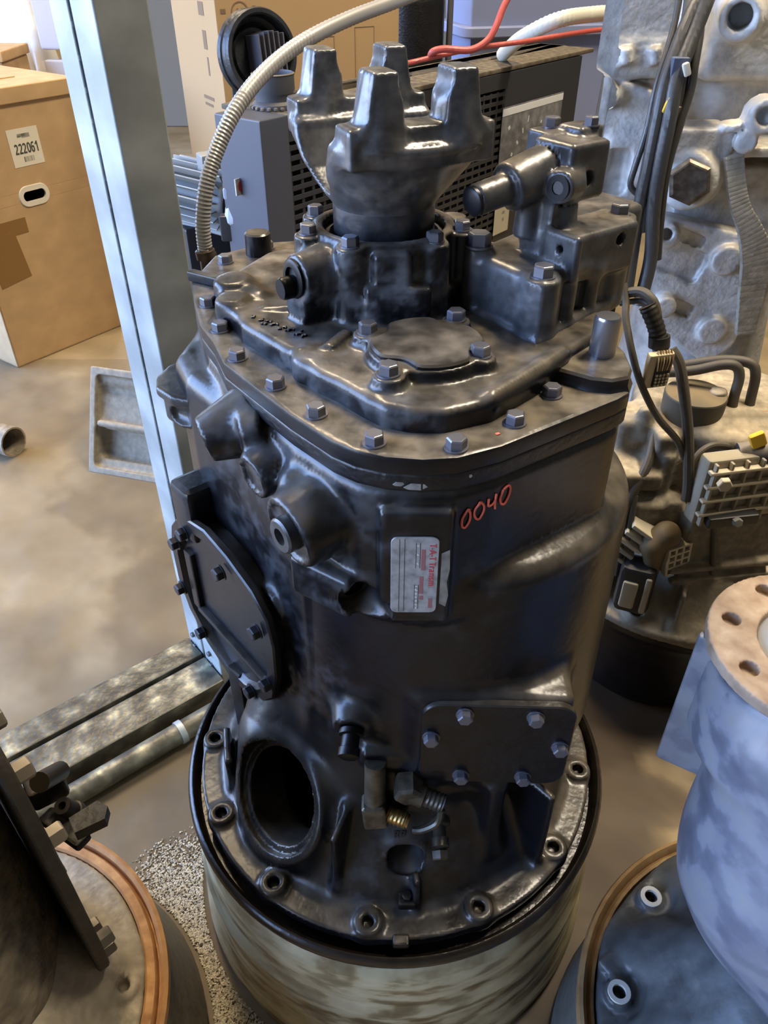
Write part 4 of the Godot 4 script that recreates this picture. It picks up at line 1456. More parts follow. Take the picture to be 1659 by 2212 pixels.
func build_post() -> void:
	# steel column of two channels on a sled foot
	var r := Vector3(.635, 0, .772)     # along the slotted face
	var n := Vector3(-.772, 0, .635)    # out of the slotted face
	var p1 := Vector3(-.440, 0, -.462)
	var t := thing("steel_post", "pale galvanised steel post with a dark seam standing left of the gearbox", "post", p1 + r * .07)
	var w1 := .062
	var gap := .008
	var w2 := .070
	var dep := .070
	for q in [[0.0, w1, "channel"], [w1 + gap, w2, "channel"]]:
		var c: Vector3 = p1 + r * (q[0] + q[1] / 2) - n * dep / 2
		part(q[2], plain(brick(q[1], 2.6, dep, .0035, 3), Transform3D(Basis(r, Vector3.UP, r.cross(Vector3.UP)), c + Vector3.UP * 1.30)), M.galv, t)
	part("seam_strip", plain(brick(gap + .004, 2.58, .05, .001, 1), Transform3D(Basis(r, Vector3.UP, r.cross(Vector3.UP)), p1 + r * (w1 + gap / 2) - n * .036 + Vector3.UP * 1.30)), M.shadow_steel, t)
	for y in 46:
		part("weld_bead", plain(brick(.003, .030, .003, .001, 1)), M.galv, t, Transform3D(Basis(r, Vector3.UP, r.cross(Vector3.UP)), p1 + r * (w1 + .001) - n * .0005 + Vector3.UP * (.12 + y * .036)))
	for q in [[.03, .08], [.03, .045], [.10, .08], [.10, .045]]:
		part("foot_bolt", plain(bolt_shape(.011, .006)), M.solid_steel, t, aim(p1 + r * q[0] + Vector3.UP * q[1], n))
	# foot: two flat bars side by side with a slot between
	var f := thing("sled_foot", "low worn steel floor beam with a dark slot running left from the post", "beam", p1 + r * .07 + n * .25)
	var L := .62
	for q in [[0.0, .062], [.072, .082]]:
		var c: Vector3 = p1 + r * (q[0] + q[1] / 2) + n * (L / 2 + .002) + Vector3.UP * .024
		part("bar", plain(brick(q[1], .048, L, .003, 2), Transform3D(Basis(r, Vector3.UP, r.cross(Vector3.UP)), c)), M.worn_steel, f)
	part("slot_floor", plain(brick(.012, .012, L - .02, .001, 1), Transform3D(Basis(r, Vector3.UP, r.cross(Vector3.UP)), p1 + r * .067 + n * (L / 2) + Vector3.UP * .01)), M.shadow_steel, f)
	# scaffold tube lying beside the foot
	var a := p1 + r * .195 + n * .02 + Vector3.UP * .024
	var b := a + n * .58
	var tb := thing("scaffold_tube", "dull steel tube lying on the floor beside the sled foot", "pipe", a - Vector3.UP * .024)
	part("tube", plain(lathe([Vector2(.017, 0), Vector2(.021, 0), Vector2(.021, .58), Vector2(.017, .58), Vector2(.017, 0)], 24), aim(a, n)), M.worn_steel, tb)
	part("coupling", plain(lathe([Vector2(.021, 0), Vector2(.0235, 0), Vector2(.0235, .012), Vector2(.021, .012), Vector2(.021, 0)], 24), aim(a + n * .10, n)), M.galv, tb)

func build_floor_things() -> void:
	# exhaust pipe end at the left
	var e := Vector3(-1.1255, 0.0460, -1.2549)
	var ax := Vector3(-.80, 0, -.36).normalized()
	var m := mk(Color(.50, .40, .28), Color.WHITE, 0)
	m.add(lathe([Vector2(.041, 0), Vector2(.046, 0), Vector2(.046, .9), Vector2(.041, .9), Vector2(.041, 0)], 36), aim(e, ax))
	var o := part("steel_pipe", m.mesh(), M.rusty, self)
	tag(o, "open ended round steel pipe lying on the floor at the left edge", "pipe")
	# oil pan propped up behind the post
	var base := Vector3(-.765, 0, -1.14)
	var fr := frame(base, Vector3(1, 0, .28))
	fr.basis = fr.basis * Basis(Vector3.RIGHT, -.42)
	var t := thing("oil_pan", "dusty pressed steel oil pan propped on the floor behind the post", "oil pan", base)
	var s := cast(Color(.34, .29, .205), Color(.50, .42, .30), 0.8)
	s.box(Vector3(0, .15, .0), Vector3(.125, .155, .007), .005, 0, .004)
	s.box(Vector3(0, .15, -.035), Vector3(.113, .143, .04), .02, 0, .004)
	s.box(Vector3(.0, .15, .0), Vector3(.104, .134, .012), .012, 1, .006)
	s.box(Vector3(.0, .09, -.008), Vector3(.098, .05, .04), .02, 1, .012)
	s.box(Vector3(.0, .205, -.002), Vector3(.098, .055, .025), .02, 1, .012)
	s.box(Vector3(-.02, .175, -.03), Vector3(.07, .05, .012), .008, 0, .012)
	s.rod(Vector3(-.095, .145, .0), Vector3(.12, .145, .0), .010, .010, .003, 0, .01)
	part("pan", s.mesh(Vector3(-.14, -.02, -.09), Vector3(.14, .32, .03), .0046), M.dusty, t, fr)

func build_tall_box() -> void:
	var C := Vector3(-.50, 0, -1.92)
	var e := Vector3(.86, 0, -.51).normalized()
	var l := Vector3(-.51, 0, -.86).normalized()
	var w := .62
	var d := .40
	var h := 1.46
	var t := thing("tall_cardboard_box", "tall brown cardboard carton with printed symbols behind the compressor", "box", C)
	var mid := C + e * w / 2 + l * d / 2
	var xf := Transform3D(Basis(e, Vector3.UP, e.cross(Vector3.UP)), mid)
	part("body", plain(brick(w, h, d, .004), xf * Transform3D(Basis(), Vector3(0, h / 2, 0))), M.card_light, t)
	for q in [-1, 1]:
		part("top_flap", plain(brick(w, .004, d * .49, .001, 1), xf * Transform3D(Basis(Vector3.RIGHT, q * .12), Vector3(0, h + .004, q * d * .25))), M.card_light, t)
	var fx := frame(C + e * w / 2, e)
	# thin panel outlines and symbols printed on the front
	for q in [[-.06, 1.0, .26, .002], [-.06, .70, .26, .002], [.18, 1.02, .07, .002]]:
		part("print", plain(slab(q[2], q[3], .0008, .0002), fx * Transform3D(Basis(), Vector3(q[0], q[1], .0006))), M.brown_ink, t)
	for q in [[-.19, .85, .30], [.07, .85, .30], [.145, .95, .14], [.215, .95, .14]]:
		part("print", plain(slab(.002, q[2], .0008, .0002), fx * Transform3D(Basis(), Vector3(q[0], q[1], .0006))), M.brown_ink, t)
	var rp := fx * Transform3D(Basis(), Vector3(-.235, 1.075, .0006))
	var ring := lathe([Vector2(.024, -.0006), Vector2(.0275, -.0006), Vector2(.0275, .0006), Vector2(.024, .0006), Vector2(.024, -.0006)], 30)
	part("print", plain(ring, rp * Transform3D(Basis(Vector3.RIGHT, PI / 2), Vector3.ZERO)), M.brown_ink, t)
	text_on(t, "19", rp, .020, M.brown_ink)
	part("print", plain(slab(.016, .012, .0008, .0002), rp * Transform3D(Basis(), Vector3(-.052, .004, 0))), M.brown_ink, t)
	part("print", plain(slab(.010, .014, .0008, .0002), rp * Transform3D(Basis(), Vector3(.045, .008, 0))), M.brown_ink, t)
	# faint printed blocks on the narrow side
	var sx := frame(C + l * d / 2, -l)
	for q in [[.08, 1.08, .045, .035], [.085, 1.0, .03, .05], [.09, .93, .012, .05], [.06, .84, .09, .010], [.055, .82, .07, .008], [.085, .70, .018, .05]]:
		part("print", plain(slab(q[2], q[3], .0008, .0002), sx * Transform3D(Basis(Vector3.BACK, .0), Vector3(q[0], q[1], .0006))), M.brown_ink, t)

func build_compressor() -> void:
	var C := Vector3(-.278, 0, -1.081)
	var e := Vector3(.629, 0, -.777)
	var back := Vector3(-.777, 0, -.629)
	var t := thing("compressor_cabinet", "long dark compressor cabinet with slotted vents behind the gearbox", "compressor", C)
	var H := .95
	var L := 1.45
	var xf := frame(C, e)
	var end := part("end_panel", plain(brick(.085, H, .145, .004), xf * Transform3D(Basis(), Vector3(.0425, H / 2, -.0725))), M.cabinet_grey, t)
	part("back_panel", plain(brick(L, H, .10, .004), xf * Transform3D(Basis(), Vector3(.10 + L / 2, H / 2, -.16))), M.cabinet, t)
	part("top_panel", plain(brick(L, .012, .215, .003), xf * Transform3D(Basis(), Vector3(.085 + L / 2, H - .006, -.11))), M.cabinet_top, t)
	part("plain_front", plain(brick(L - .98, H - .014, .12, .003), xf * Transform3D(Basis(), Vector3(.985 + (L - .98) / 2, (H - .014) / 2, -.061))), M.cabinet, t)
	part("front_header", plain(brick(.91, .042, .04, .002), xf * Transform3D(Basis(), Vector3(.535, H - .021 - .013, -.021))), M.cabinet, t)
	part("inner_plate", plain(brick(.91, H - .02, .01, .001), xf * Transform3D(Basis(), Vector3(.535, H / 2 - .01, -.09))), M.cabinet_void, t)
	# punched front: thin bars and short bridges leave rows of slots
	var rows := 24
	for i in rows:
		var y := H - .068 - i * .0215
		part("vent_bar", plain(brick(.91, .011, .004, .001, 1)), M.cabinet, t, xf * Transform3D(Basis(), Vector3(.535, y, -.003)))
	for k in 26:
		part("vent_bridge", plain(brick(.010, H - .06, .003, .0008, 1)), M.cabinet, t, xf * Transform3D(Basis(), Vector3(.085 + k * .036, (H - .06) / 2, -.0045)))
	# filler neck
	var m := mk(Color(.055, .055, .06), Color(.16, .13, .09), 0.6)
	var np := C + e * .055 + back * .09
	np = Vector3(-.262, H, -1.235)
	m.add(lathe([Vector2(.052, 0), Vector2(.050, .010), Vector2(.043, .016), Vector2(.043, .030), Vector2(.047, .036), Vector2(.047, .066), Vector2(.0485, .068), Vector2(.045, .070), Vector2(.043, .066), Vector2(.040, .03), Vector2(.036, .004), Vector2(0, .004)], 40), Transform3D(Basis(), np))
	part("filler_neck", m.mesh(), M.cabinet_soft, t)
	var wl := mk(Color(.16, .13, .10), Color.WHITE, 0)
	for i in 22:
		var a := TAU * i / 22
		wl.add(brick(.010, .007, .008, .002), Transform3D(Basis(Vector3.UP, -a), np + Vector3(cos(a) * .052, .004, sin(a) * .052)))
	var wm := part("weld_ring", wl.mesh(), M.cabinet_soft, t)
	wm.set_meta("kind", "stuff")
	# plastic sleeve taped to the front
	var sx := xf * Transform3D(Basis(), Vector3(1.16, .745, .002))
	part("document_sleeve", plain(slab(.37, .20, .002, .0006), sx), M.sleeve, t)
	part("sleeve_top", plain(slab(.37, .020, .0026, .0006), sx * Transform3D(Basis(), Vector3(0, .086, .0006))), M.sleeve_white, t)
	var st := sx * Transform3D(Basis(), Vector3(-.14, -.19, .002))
	part("notice", plain(slab(.09, .17, .001, .0003), st), M.notice, t)
	for i in 5:
		part("print", plain(slab([.012, .02, .008, .016, .01][i], .010, .0006, .0001), st * Transform3D(Basis(), Vector3(.008, .045 - i * .022, .0006))), M.grey_ink, t)
	for i in 14:
		part("scuff", plain(slab(.006 + (i * 7 % 5) * .003, .004 + (i * 5 % 4) * .002, .0006, .0001), sx * Transform3D(Basis(Vector3.BACK, i * .9), Vector3(-.14 + (i * 37 % 11) * .028, -.07 + (i * 53 % 13) * .010, .0012))), M.sleeve_white, t)

func build_rear_things() -> void:
	# round finned blower head
	var ctr := Vector3(-0.3326, 1.0197, -1.5200)
	var ax := Vector3(.62, .12, .78).normalized()
	var t := thing("blower_head", "round black finned blower head in front of the tall carton", "blower", Vector3(ctr.x - .05, 0, ctr.z - .06))
	var m := mk(Color(.035, .036, .042), Color(.10, .09, .07), 0.5)
	m.add(lathe([Vector2(0, -.055), Vector2(.06, -.055), Vector2(.088, -.045), Vector2(.094, -.030), Vector2(.097, -.028), Vector2(.100, -.020), Vector2(.097, -.012), Vector2(.0935, -.010), Vector2(.0935, .012), Vector2(.097, .014), Vector2(.1, .022), Vector2(.097, .030), Vector2(.088, .030), Vector2(.084, .026), Vector2(.080, .0), Vector2(.070, -.006), Vector2(.064, .004), Vector2(.058, -.012), Vector2(0, -.012)], 56), aim(ctr, ax))
	part("rim", m.mesh(), M.black_rough, t)
	var bx := aim(ctr, ax)
	var rt := Vector3(.78, 0, -.62).normalized()
	var fb := Basis(rt, ax, rt.cross(ax))
	for i in 6:
		part("cooling_fin", plain(brick(.004, .062, .10 - absf(i - 2.5) * .006, .001, 1), Transform3D(fb, ctr + rt * (-.02 + i * .014) + ax * .022)), M.fin_grey, t)
	part("hub_block", plain(brick(.08, .03, .05, .004), Transform3D(fb, ctr + rt * .02 + ax * .004)), M.fin_grey, t)
	part("stand", plain(brick(.07, 1.02, .05, .004), Transform3D(Basis(), Vector3(ctr.x - .05, .51, ctr.z - .09))), M.cabinet, t)
	# finned electric motor between the post and the cabinet
	var mc := Vector3(-0.4744, 0.7170, -1.3800)
	var t2 := thing("electric_motor", "small grey finned electric motor between post and compressor cabinet", "motor", Vector3(mc.x, 0, mc.z))
	var ma := Vector3(.85, -.05, .5).normalized()
	m = mk(Color(.20, .20, .19), Color(.36, .31, .22), 0.7)
	m.add(lathe([Vector2(0, -.12), Vector2(.06, -.12), Vector2(.066, -.11), Vector2(.066, .09), Vector2(.06, .10), Vector2(.03, .105), Vector2(0, .105)], 28), aim(mc, ma))
	part("motor_body", m.mesh(), M.alu_dull, t2)
	var mx := aim(mc, ma)
	for i in 22:
		var a := TAU * i / 22
		part("cooling_fin", plain(brick(.026, .19, .0035, .001, 1)), M.alu_dull, t2, mx * Transform3D(Basis(Vector3.UP, -a), Vector3(cos(a) * .072, -.012, sin(a) * .072)))
	part("terminal_box", plain(brick(.05, .05, .05, .005), Transform3D(Basis(Vector3.UP, .5), mc + Vector3(.02, .085, .02))), M.alu_dull, t2)
	part("motor_stand", plain(brick(.16, .60, .11, .006), Transform3D(Basis(Vector3.UP, .5), Vector3(mc.x - .01, mc.y - .065 - .30, mc.z - .02))), M.cabinet, t2)
	# air filter cup and regulator on the cabinet's side
	var rc := Vector3(-0.3725, 0.7555, -1.1800)
	var t3 := thing("air_regulator", "small air regulator with clear ribbed bowl beside the grey cabinet end", "regulator", rc - Vector3.UP * .06)
	m = mk(Color(.38, .42, .50), Color.WHITE, 0)
	m.add(brick(.028, .026, .03, .004), Transform3D(Basis(), rc + Vector3(-.004, .025, 0)))
	part("regulator_block", m.mesh(), M.plastic, t3)
	m = mk(Color(.42, .45, .47), Color.WHITE, 0)
	m.add(lathe([Vector2(0, -.052), Vector2(.014, -.050), Vector2(.022, -.040), Vector2(.023, -.028), Vector2(.016, .002), Vector2(.013, .012), Vector2(0, .012)], 12), Transform3D(Basis(), rc), 20)
	part("bowl", m.mesh(), M.plastic, t3)
	part("mount", plain(brick(.03, .06, .03, .004), Transform3D(Basis(), rc + Vector3(-.020, -.055, .0))), M.cabinet, t3)
	var gx := frame(Vector3(-0.3415, 0.8065, -1.1350), Vector3(.55, 0, -.84))
	part("gauge_tag", plain(slab(.036, .036, .004, .001), gx), M.paper, t3)
	part("gauge_dial", plain(lathe([Vector2(0, 0), Vector2(.012, 0), Vector2(.012, .0025), Vector2(0, .003)], 20), gx * Transform3D(Basis(Vector3.RIGHT, PI / 2), Vector3(0, 0, .002))), M.red_plastic, t3)
	# armoured hose
	var pts := [Vector3(-.30, .02, -.46), Vector3(-.295, .5, -.46), Vector3(-0.2850, 0.8425, -0.4700), Vector3(-0.2880, 0.8822, -0.4700), Vector3(-0.2858, 0.9270, -0.4700), Vector3(-0.2740, 0.9800, -0.4800), Vector3(-0.2563, 1.0225, -0.5000), Vector3(-0.2335, 1.0624, -0.5300), Vector3(-0.2063, 1.0934, -0.5800), Vector3(-0.1696, 1.1205, -0.6400), Vector3(-0.1267, 1.1408, -0.7000), Vector3(-0.0683, 1.1586, -0.7800), Vector3(-0.0077, 1.1719, -0.8600), Vector3(0.0667, 1.1884, -0.9500), Vector3(0.1658, 1.2078, -1.0500)]
	var t4 := thing("armoured_hose", "grey ribbed hose arching from the plate corner up over the compressor", "hose", pts[0])
	part("hose", plain(pipe(smooth_path(pts.slice(3), 20), .0116, 16, -1.0, .0011)), M.hose, t4)
	m = mk(Color(.17, .12, .085), Color.WHITE, 0)
	m.add(pipe(smooth_path([pts[0], pts[1], pts[2], Vector3(-0.2880, 0.8772, -0.4700)], 8), .0135, 16))
	m.add(lathe([Vector2(.0135, -.004), Vector2(.015, -.004), Vector2(.015, .008), Vector2(.0115, .010)], 20), aim(Vector3(-0.2880, 0.8772, -0.4700), Vector3(-.1, 1, 0)))
	part("ferrule", m.mesh(), M.steel_oily, t4)
	# black tank
	var tk := Vector3(0.0994, 0.9550, -2.8500)
	var t5 := thing("black_tank", "black upright tank standing between carton and blue bin", "tank", Vector3(tk.x, 0, tk.z))
	m = mk(Color(.010, .010, .011), Color.WHITE, 0)
	m.add(lathe([Vector2(0, 0), Vector2(.11, 0), Vector2(.12, .01), Vector2(.12, 1.04), Vector2(.115, 1.07), Vector2(.09, 1.10), Vector2(.05, 1.115), Vector2(0, 1.12)], 40), Transform3D(Basis(), t5.position))
	part("shell", m.mesh(), M.black_rough, t5)
	part("carry_pole", plain(lathe([Vector2(0, 0), Vector2(.012, 0), Vector2(.012, 1.3), Vector2(0, 1.3)], 12), Transform3D(Basis(), Vector3(tk.x + .14, 0, tk.z + .03))), M.fin_grey, t5)
	# blue grey bin
	var bc := Vector3(0.6199, 0.9138, -3.3000)
	var t6 := thing("blue_bin", "blue grey plastic bin behind the compressor cabinet top", "bin", Vector3(bc.x, 0, bc.z))
	m = mk(Color(.19, .22, .36), Color.WHITE, 0)
	m.add(stack(round_rect(.74, .42, .05, 4), [Vector2(.08, 0), Vector2(.05, .80), Vector2(.04, 1.0), Vector2(.035, 1.3)]), Transform3D(Basis(Vector3.UP, .25), t6.position))
	m.add(stack(round_rect(.76, .44, .06, 4), [Vector2(.02, .90), Vector2(.015, .905), Vector2(.015, .935), Vector2(.02, .94)]), Transform3D(Basis(Vector3.UP, .25), t6.position))
	part("shell", m.mesh(), M.plastic_soft, t6)
	# pale ribbed hose and red hoses lying on the cabinet
	var h1 := [Vector3(0.3424, 0.9658, -1.9800), Vector3(0.3508, 0.9858, -1.9300), Vector3(0.3711, 1.0292, -1.8000), Vector3(0.4409, 1.0742, -1.7200), Vector3(0.5430, 1.0813, -1.8000), Vector3(0.6701, 1.0778, -1.9000), Vector3(0.8207, 1.0603, -1.9500)]
	var t7 := part("ribbed_hose", plain(pipe(smooth_path(h1, 16), .020, 14, -1.0, .002)), M.pale_hose, self)
	tag(t7, "pale ribbed hose lying above the red air line", "hose")
	var h2 := [Vector3(0.0192, 0.9991, -1.5000), Vector3(0.0660, 1.0056, -1.5200), Vector3(0.1371, 1.0162, -1.5500), Vector3(0.2352, 1.0269, -1.6000), Vector3(0.3490, 1.0339, -1.6500), Vector3(0.4701, 1.0426, -1.7200), Vector3(0.5870, 1.0468, -1.8000), Vector3(0.7289, 1.0465, -1.8500)]
	var t8 := part("air_line", plain(pipe(smooth_path(h2, 8), .0062, 10)), M.red_hose, self)
	tag(t8, "long red air line lying along the cabinet top", "hose")
	var h3 := [Vector3(0.3158, 1.1664, -1.6000), Vector3(0.2834, 1.1201, -1.5800), Vector3(0.2623, 1.0731, -1.5600), Vector3(0.2404, 1.0444, -1.5500), Vector3(0.2000, 1.0275, -1.5400), Vector3(0.1352, 1.0306, -1.5300), Vector3(0.1064, 1.0246, -1.5300), Vector3(0.1015, 1.0133, -1.5400)]
	var t9 := part("air_line", plain(pipe(smooth_path(h3, 8), .0085, 10)), M.red_hose, self)
	tag(t9, "thicker red air line hanging down in front of the blue bin", "hose")

func build_far_left() -> void:
	# pale things far behind the carton
	var z := -3.6
	var t := thing("white_barrel_chair", "overexposed white moulded plastic chair behind the brown box", "chair", Vector3(-1.95, 0, z))
	var m := mk(Color(.85, .83, .78), Color.WHITE, 0)
	var c := Vector3(-1.7137, 0.8582, -3.6000)
	var s := cast(Color(.85, .83, .78), Color.WHITE, 0)
	s.cap(c + Vector3(.03, -.20, 0), c + Vector3(.02, .0, 0), .10, .075, 0, .05)
	s.box(c + Vector3(-.10, -.02, -.02), Vector3(.12, .10, .08), .05, 0, .05)
	s.box(c + Vector3(-.04, .12, -.04), Vector3(.10, .06, .06), .04, 0, .04)
	s.rod(c + Vector3(.0, -.25, .06), c + Vector3(.02, -.02, .09), .02, .012, .004, 1, .02)
	part("seat_shell", s.mesh(c + Vector3(-.26, -.36, -.16), c + Vector3(.16, .24, .16), .014), M.plastic_soft, t)
	for q in [Vector2(-.12, -.08), Vector2(.08, -.08), Vector2(-.12, .08), Vector2(.08, .08)]:
		part("leg", plain(pipe(PackedVector3Array([Vector3(c.x + q.x, 0, z + q.y), Vector3(c.x + q.x * .8, c.y - .1, z + q.y * .8)]), .018, 10)), M.plastic_soft, t)
	var g := Vector3(-1.5166, 0.8778, -3.4000)
	var t2 := thing("grey_panel_stack", "two grey lilac panels hanging one above the other beside the post", "panel", Vector3(g.x, 0, -3.4))
	var gx := frame(Vector3(g.x, 0, -3.4), Vector3(1, 0, .1))
	for q in [[.62, .30], [.93, .28], [1.22, .26]]:
		part("panel", plain(brick(.14, q[1] - .02, .05, .01), gx * Transform3D(Basis(), Vector3(0, q[0] + .02, 0))), M.lilac, t2)
	part("panel_foot", plain(brick(.12, .48, .05, .01), gx * Transform3D(Basis(), Vector3(0, .24, -.01))), M.lilac, t2)
	var w := Vector3(-1.7479, 0.9379, -3.9000)
	var t3 := thing("olive_drum", "brown olive drum standing behind the white chair", "drum", Vector3(w.x, 0, -3.9))
	m = mk(Color(.30, .24, .13), Color.WHITE, 0)
	m.add(lathe([Vector2(0, 0), Vector2(.13, 0), Vector2(.135, .02), Vector2(.135, .5), Vector2(.14, .52), Vector2(.135, .54), Vector2(.135, .99), Vector2(.12, 1.02), Vector2(.09, 1.05), Vector2(.09, 1.2), Vector2(0, 1.22)], 36), Transform3D(Basis(), t3.position))
	part("shell", m.mesh(), M.plastic_soft, t3)
	var k := Vector3(-1.7313, 0.8254, -3.3000)
	var t4 := thing("brown_crate", "brown crate at the far left above the cardboard box", "crate", Vector3(k.x - .12, 0, -3.3))
	part("crate_body", plain(brick(.34, .80, .3, .01), Transform3D(Basis(), Vector3(k.x - .12, .40, -3.3))), M.card, t4)
	part("crate_lid", plain(brick(.36, .04, .32, .006), Transform3D(Basis(), Vector3(k.x - .12, .82, -3.3))), M.card, t4)

func build_granules() -> void:
	# absorbent granules scattered on the floor left of the wheel
	var r := RandomNumberGenerator.new()
	r.seed = 77
	var places := []
	while places.size() < 8000:
		var x := r.randf_range(-.52, -.14)
		var z := r.randf_range(-.12, .52)
		var d := Vector2((x + .33) / .17, (z - .24) / .27).length()
		if Vector2(x, z).length() < .325 or Vector2(x + .555, z - .335).length() < .30 or r.randf() < d * d * .85:
			continue
		places.append(Vector3(x, .001, z))
	var mm := MultiMesh.new()
	mm.transform_format = MultiMesh.TRANSFORM_3D
	mm.use_colors = true
	mm.mesh = plain(brick(.0034, .0022, .0028, .0006, 1))
	mm.instance_count = places.size()
	for i in places.size():
		var k := r.randf_range(.5, 1.25)
		var b := Basis.from_euler(Vector3(r.randf() * 6.0, r.randf() * 6.0, r.randf() * 6.0)).scaled(Vector3.ONE * k)
		mm.set_instance_transform(i, Transform3D(b, places[i]))
		var c := r.randf_range(.45, 1.0)
		mm.set_instance_color(i, Color(c, c * .95, c * .85) if r.randf() > .06 else Color(.12, .10, .08))
	var o := MultiMeshInstance3D.new()
	o.name = "absorbent_granules"
	o.multimesh = mm
	o.material_override = mat("granules", Color(.80, .75, .64).linear_to_srgb(), .6)
	add_child(o)
	tag(o, "pale absorbent granules scattered on the floor left of the central wheel", "granules", "", "stuff")

# ---------------------------------------------------------------- gearboxes on the right
const ALU := Color(.70, .70, .68)
const TAN := Color(.56, .46, .31)

func build_upper_gearbox() -> void:
	var z := -0.95
	var t := thing("aluminium_gearbox", "tall pale aluminium gearbox with black cables standing behind on the right", "gearbox", Vector3(.78, 0, -1.12))
	var s := cast(ALU, TAN, 0.75)
	var back := Vector3(0, 0, -.20)
	# main drum-like housing
	s.cap(Vector3(0.7402, 0.9799, -1.0200) + back, Vector3(0.7978, 0.8192, -1.0200) + back, .175, .185, 0, .03)
	s.box(Vector3(0.7110, 1.1225, -1.0200) + Vector3(.04, 0, -.14), Vector3(.15, .09, .16), .02, 0, .02)
	s.rod(Vector3(0.6223, 1.1477, -0.9300) + Vector3(.03, .0, -.06), Vector3(0.6097, 1.1474, -0.9000), .050, .036, .004, 0, .015)
	s.rod(Vector3(0.6223, 1.1477, -0.9300) + Vector3(.02, .0, -.05), Vector3(0.5932, 1.1507, -0.8600), .0215, .0215, .001, 1, .002)
	# horizontal joint flange and ledge
	s.box(Vector3(0.7063, 0.9221, -0.9600) + Vector3(.05, 0, -.10), Vector3(.20, .012, .14), .005, 0, .006)
	s.box(Vector3(0.5908, 0.9386, -0.9300) + Vector3(.01, .0, -.03), Vector3(.06, .030, .05), .006, 0, .008)
	s.rod(Vector3(0.6523, 0.9653, -0.9200), Vector3(0.6501, 0.9798, -0.9200), .027, .026, .003, 0, .004)
	s.rod(Vector3(0.6806, 0.9469, -0.9100), Vector3(0.6713, 0.9496, -0.8850), .022, .021, .003, 0, .006)
	s.rod(Vector3(0.7028, 0.9930, -0.9000) + Vector3(0, 0, -.03), Vector3(0.6889, 0.9968, -0.8700), .034, .030, .004, 0, .01)
	s.rod(Vector3(0.7028, 0.9930, -0.9000), Vector3(0.6800, 1.0004, -0.8500), .016, .016, .001, 1, .002)
	# boss of the large hexagon bolt
	s.rod(Vector3(0.6170, 0.8714, -0.9600), Vector3(0.5802, 0.8758, -0.9000), .060, .056, .01, 0, .012)
	# lower housing with deep panels
	s.box(Vector3(0.7125, 0.8152, -1.0000) + Vector3(.05, 0, -.06), Vector3(.17, .07, .08), .01, 0, .015)
	s.box(Vector3(0.7359, 0.8638, -0.9200), Vector3(.045, .05, .02), .008, 1, .006)
	# mounting bracket: an open plate with four round bosses
	s.prism([Vector2(-.145, -.125), Vector2(.04, -.09), Vector2(.105, .02), Vector2(.085, .16), Vector2(.04, .21), Vector2(-.04, .16), Vector2(-.13, .09)], -.035, .02, .006, 0, .008, Transform3D(Basis(Vector3(1, 0, .1).normalized(), Vector3(-.1, 0, 1).normalized(), Vector3.DOWN), Vector3(0.6892, 0.6808, -0.9300)))
	s.box(Vector3(0.6127, 0.7116, -0.9000), Vector3(.055, .032, .03), .006, 1, .006, Basis(Vector3.BACK, -.35))
	s.box(Vector3(0.6256, 0.7580, -0.9000), Vector3(.030, .012, .03), .004, 1, .004, Basis(Vector3.BACK, -.35))
	s.box(Vector3(0.6373, 0.6074, -0.9000), Vector3(.030, .014, .03), .004, 1, .004, Basis(Vector3.BACK, -.35))
	for q in [[Vector3(0.5719, 0.7677, -0.9200), .026], [Vector3(0.7033, 0.7194, -0.9200), .034], [Vector3(0.7135, 0.5619, -0.9200), .034], [Vector3(0.5974, 0.6171, -0.9200), .026]]:
		s.rod(q[0] + Vector3(0, 0, -.04), q[0] + Vector3(-.002, .0, .03), q[1], q[1] * .93, .003, 0, .006)
	s.rod(Vector3(0.5719, 0.7677, -0.9200), Vector3(0.5505, 0.7849, -0.8600), .012, .012, .001, 1, .002)
	# left wing: pump housing with stepped flange
	s.box(Vector3(0.4588, 1.1244, -1.0000) + Vector3(0, 0, -.05), Vector3(.068, .062, .07), .010, 0, .008)
	s.box(Vector3(0.4549, 1.0776, -1.0000) + Vector3(0, 0, -.05), Vector3(.082, .036, .075), .012, 0, .008)
	s.box(Vector3(0.4984, 1.0212, -1.0200) + Vector3(0, 0, -.05), Vector3(.055, .07, .055), .014, 0, .02)
	s.prism([Vector2(-.09, -.06), Vector2(-.055, -.085), Vector2(.04, -.06), Vector2(.075, .02), Vector2(.06, .11), Vector2(-.01, .09), Vector2(-.085, .05)], -.03, .03, .006, 0, .008, Transform3D(Basis(Vector3(1, 0, .25).normalized(), Vector3(-.25, 0, 1).normalized(), Vector3.DOWN), Vector3(0.4693, 0.9650, -1.0000)))
	s.cap(Vector3(0.4167, 0.9900, -1.0000), Vector3(0.4690, 0.9326, -1.0000), .018, .02, 0, .01)
	s.rod(Vector3(0.4169, 1.0152, -0.9800), Vector3(0.4055, 1.0176, -0.9400), .026, .024, .004, 0, .008)
	s.box(Vector3(0.4742, 0.8795, -1.0200), Vector3(.045, .065, .05), .018, 0, .02)
	s.box(Vector3(0.4594, 0.8749, -0.9750), Vector3(.024, .045, .02), .012, 1, .008)
	for q in [1300, 1340, 1392]:
		s.rod(Vector3(0.3938, 1.0966, -0.9800) + Vector3((q - 1300) * .00105, 0, .01), Vector3(0.3991, 1.0662, -0.9800) + Vector3((q - 1300) * .00105, 0, .012), .014, .013, .003, 0, .006)
	part("casting", s.mesh(Vector3(.42, .46, -1.52), Vector3(1.12, 1.30, -.83), .0068), M.aluminium, t)
	# lower trunk to the floor, hidden behind the nearer gearbox
	var m := mk(ALU * .6, TAN, 0.6)
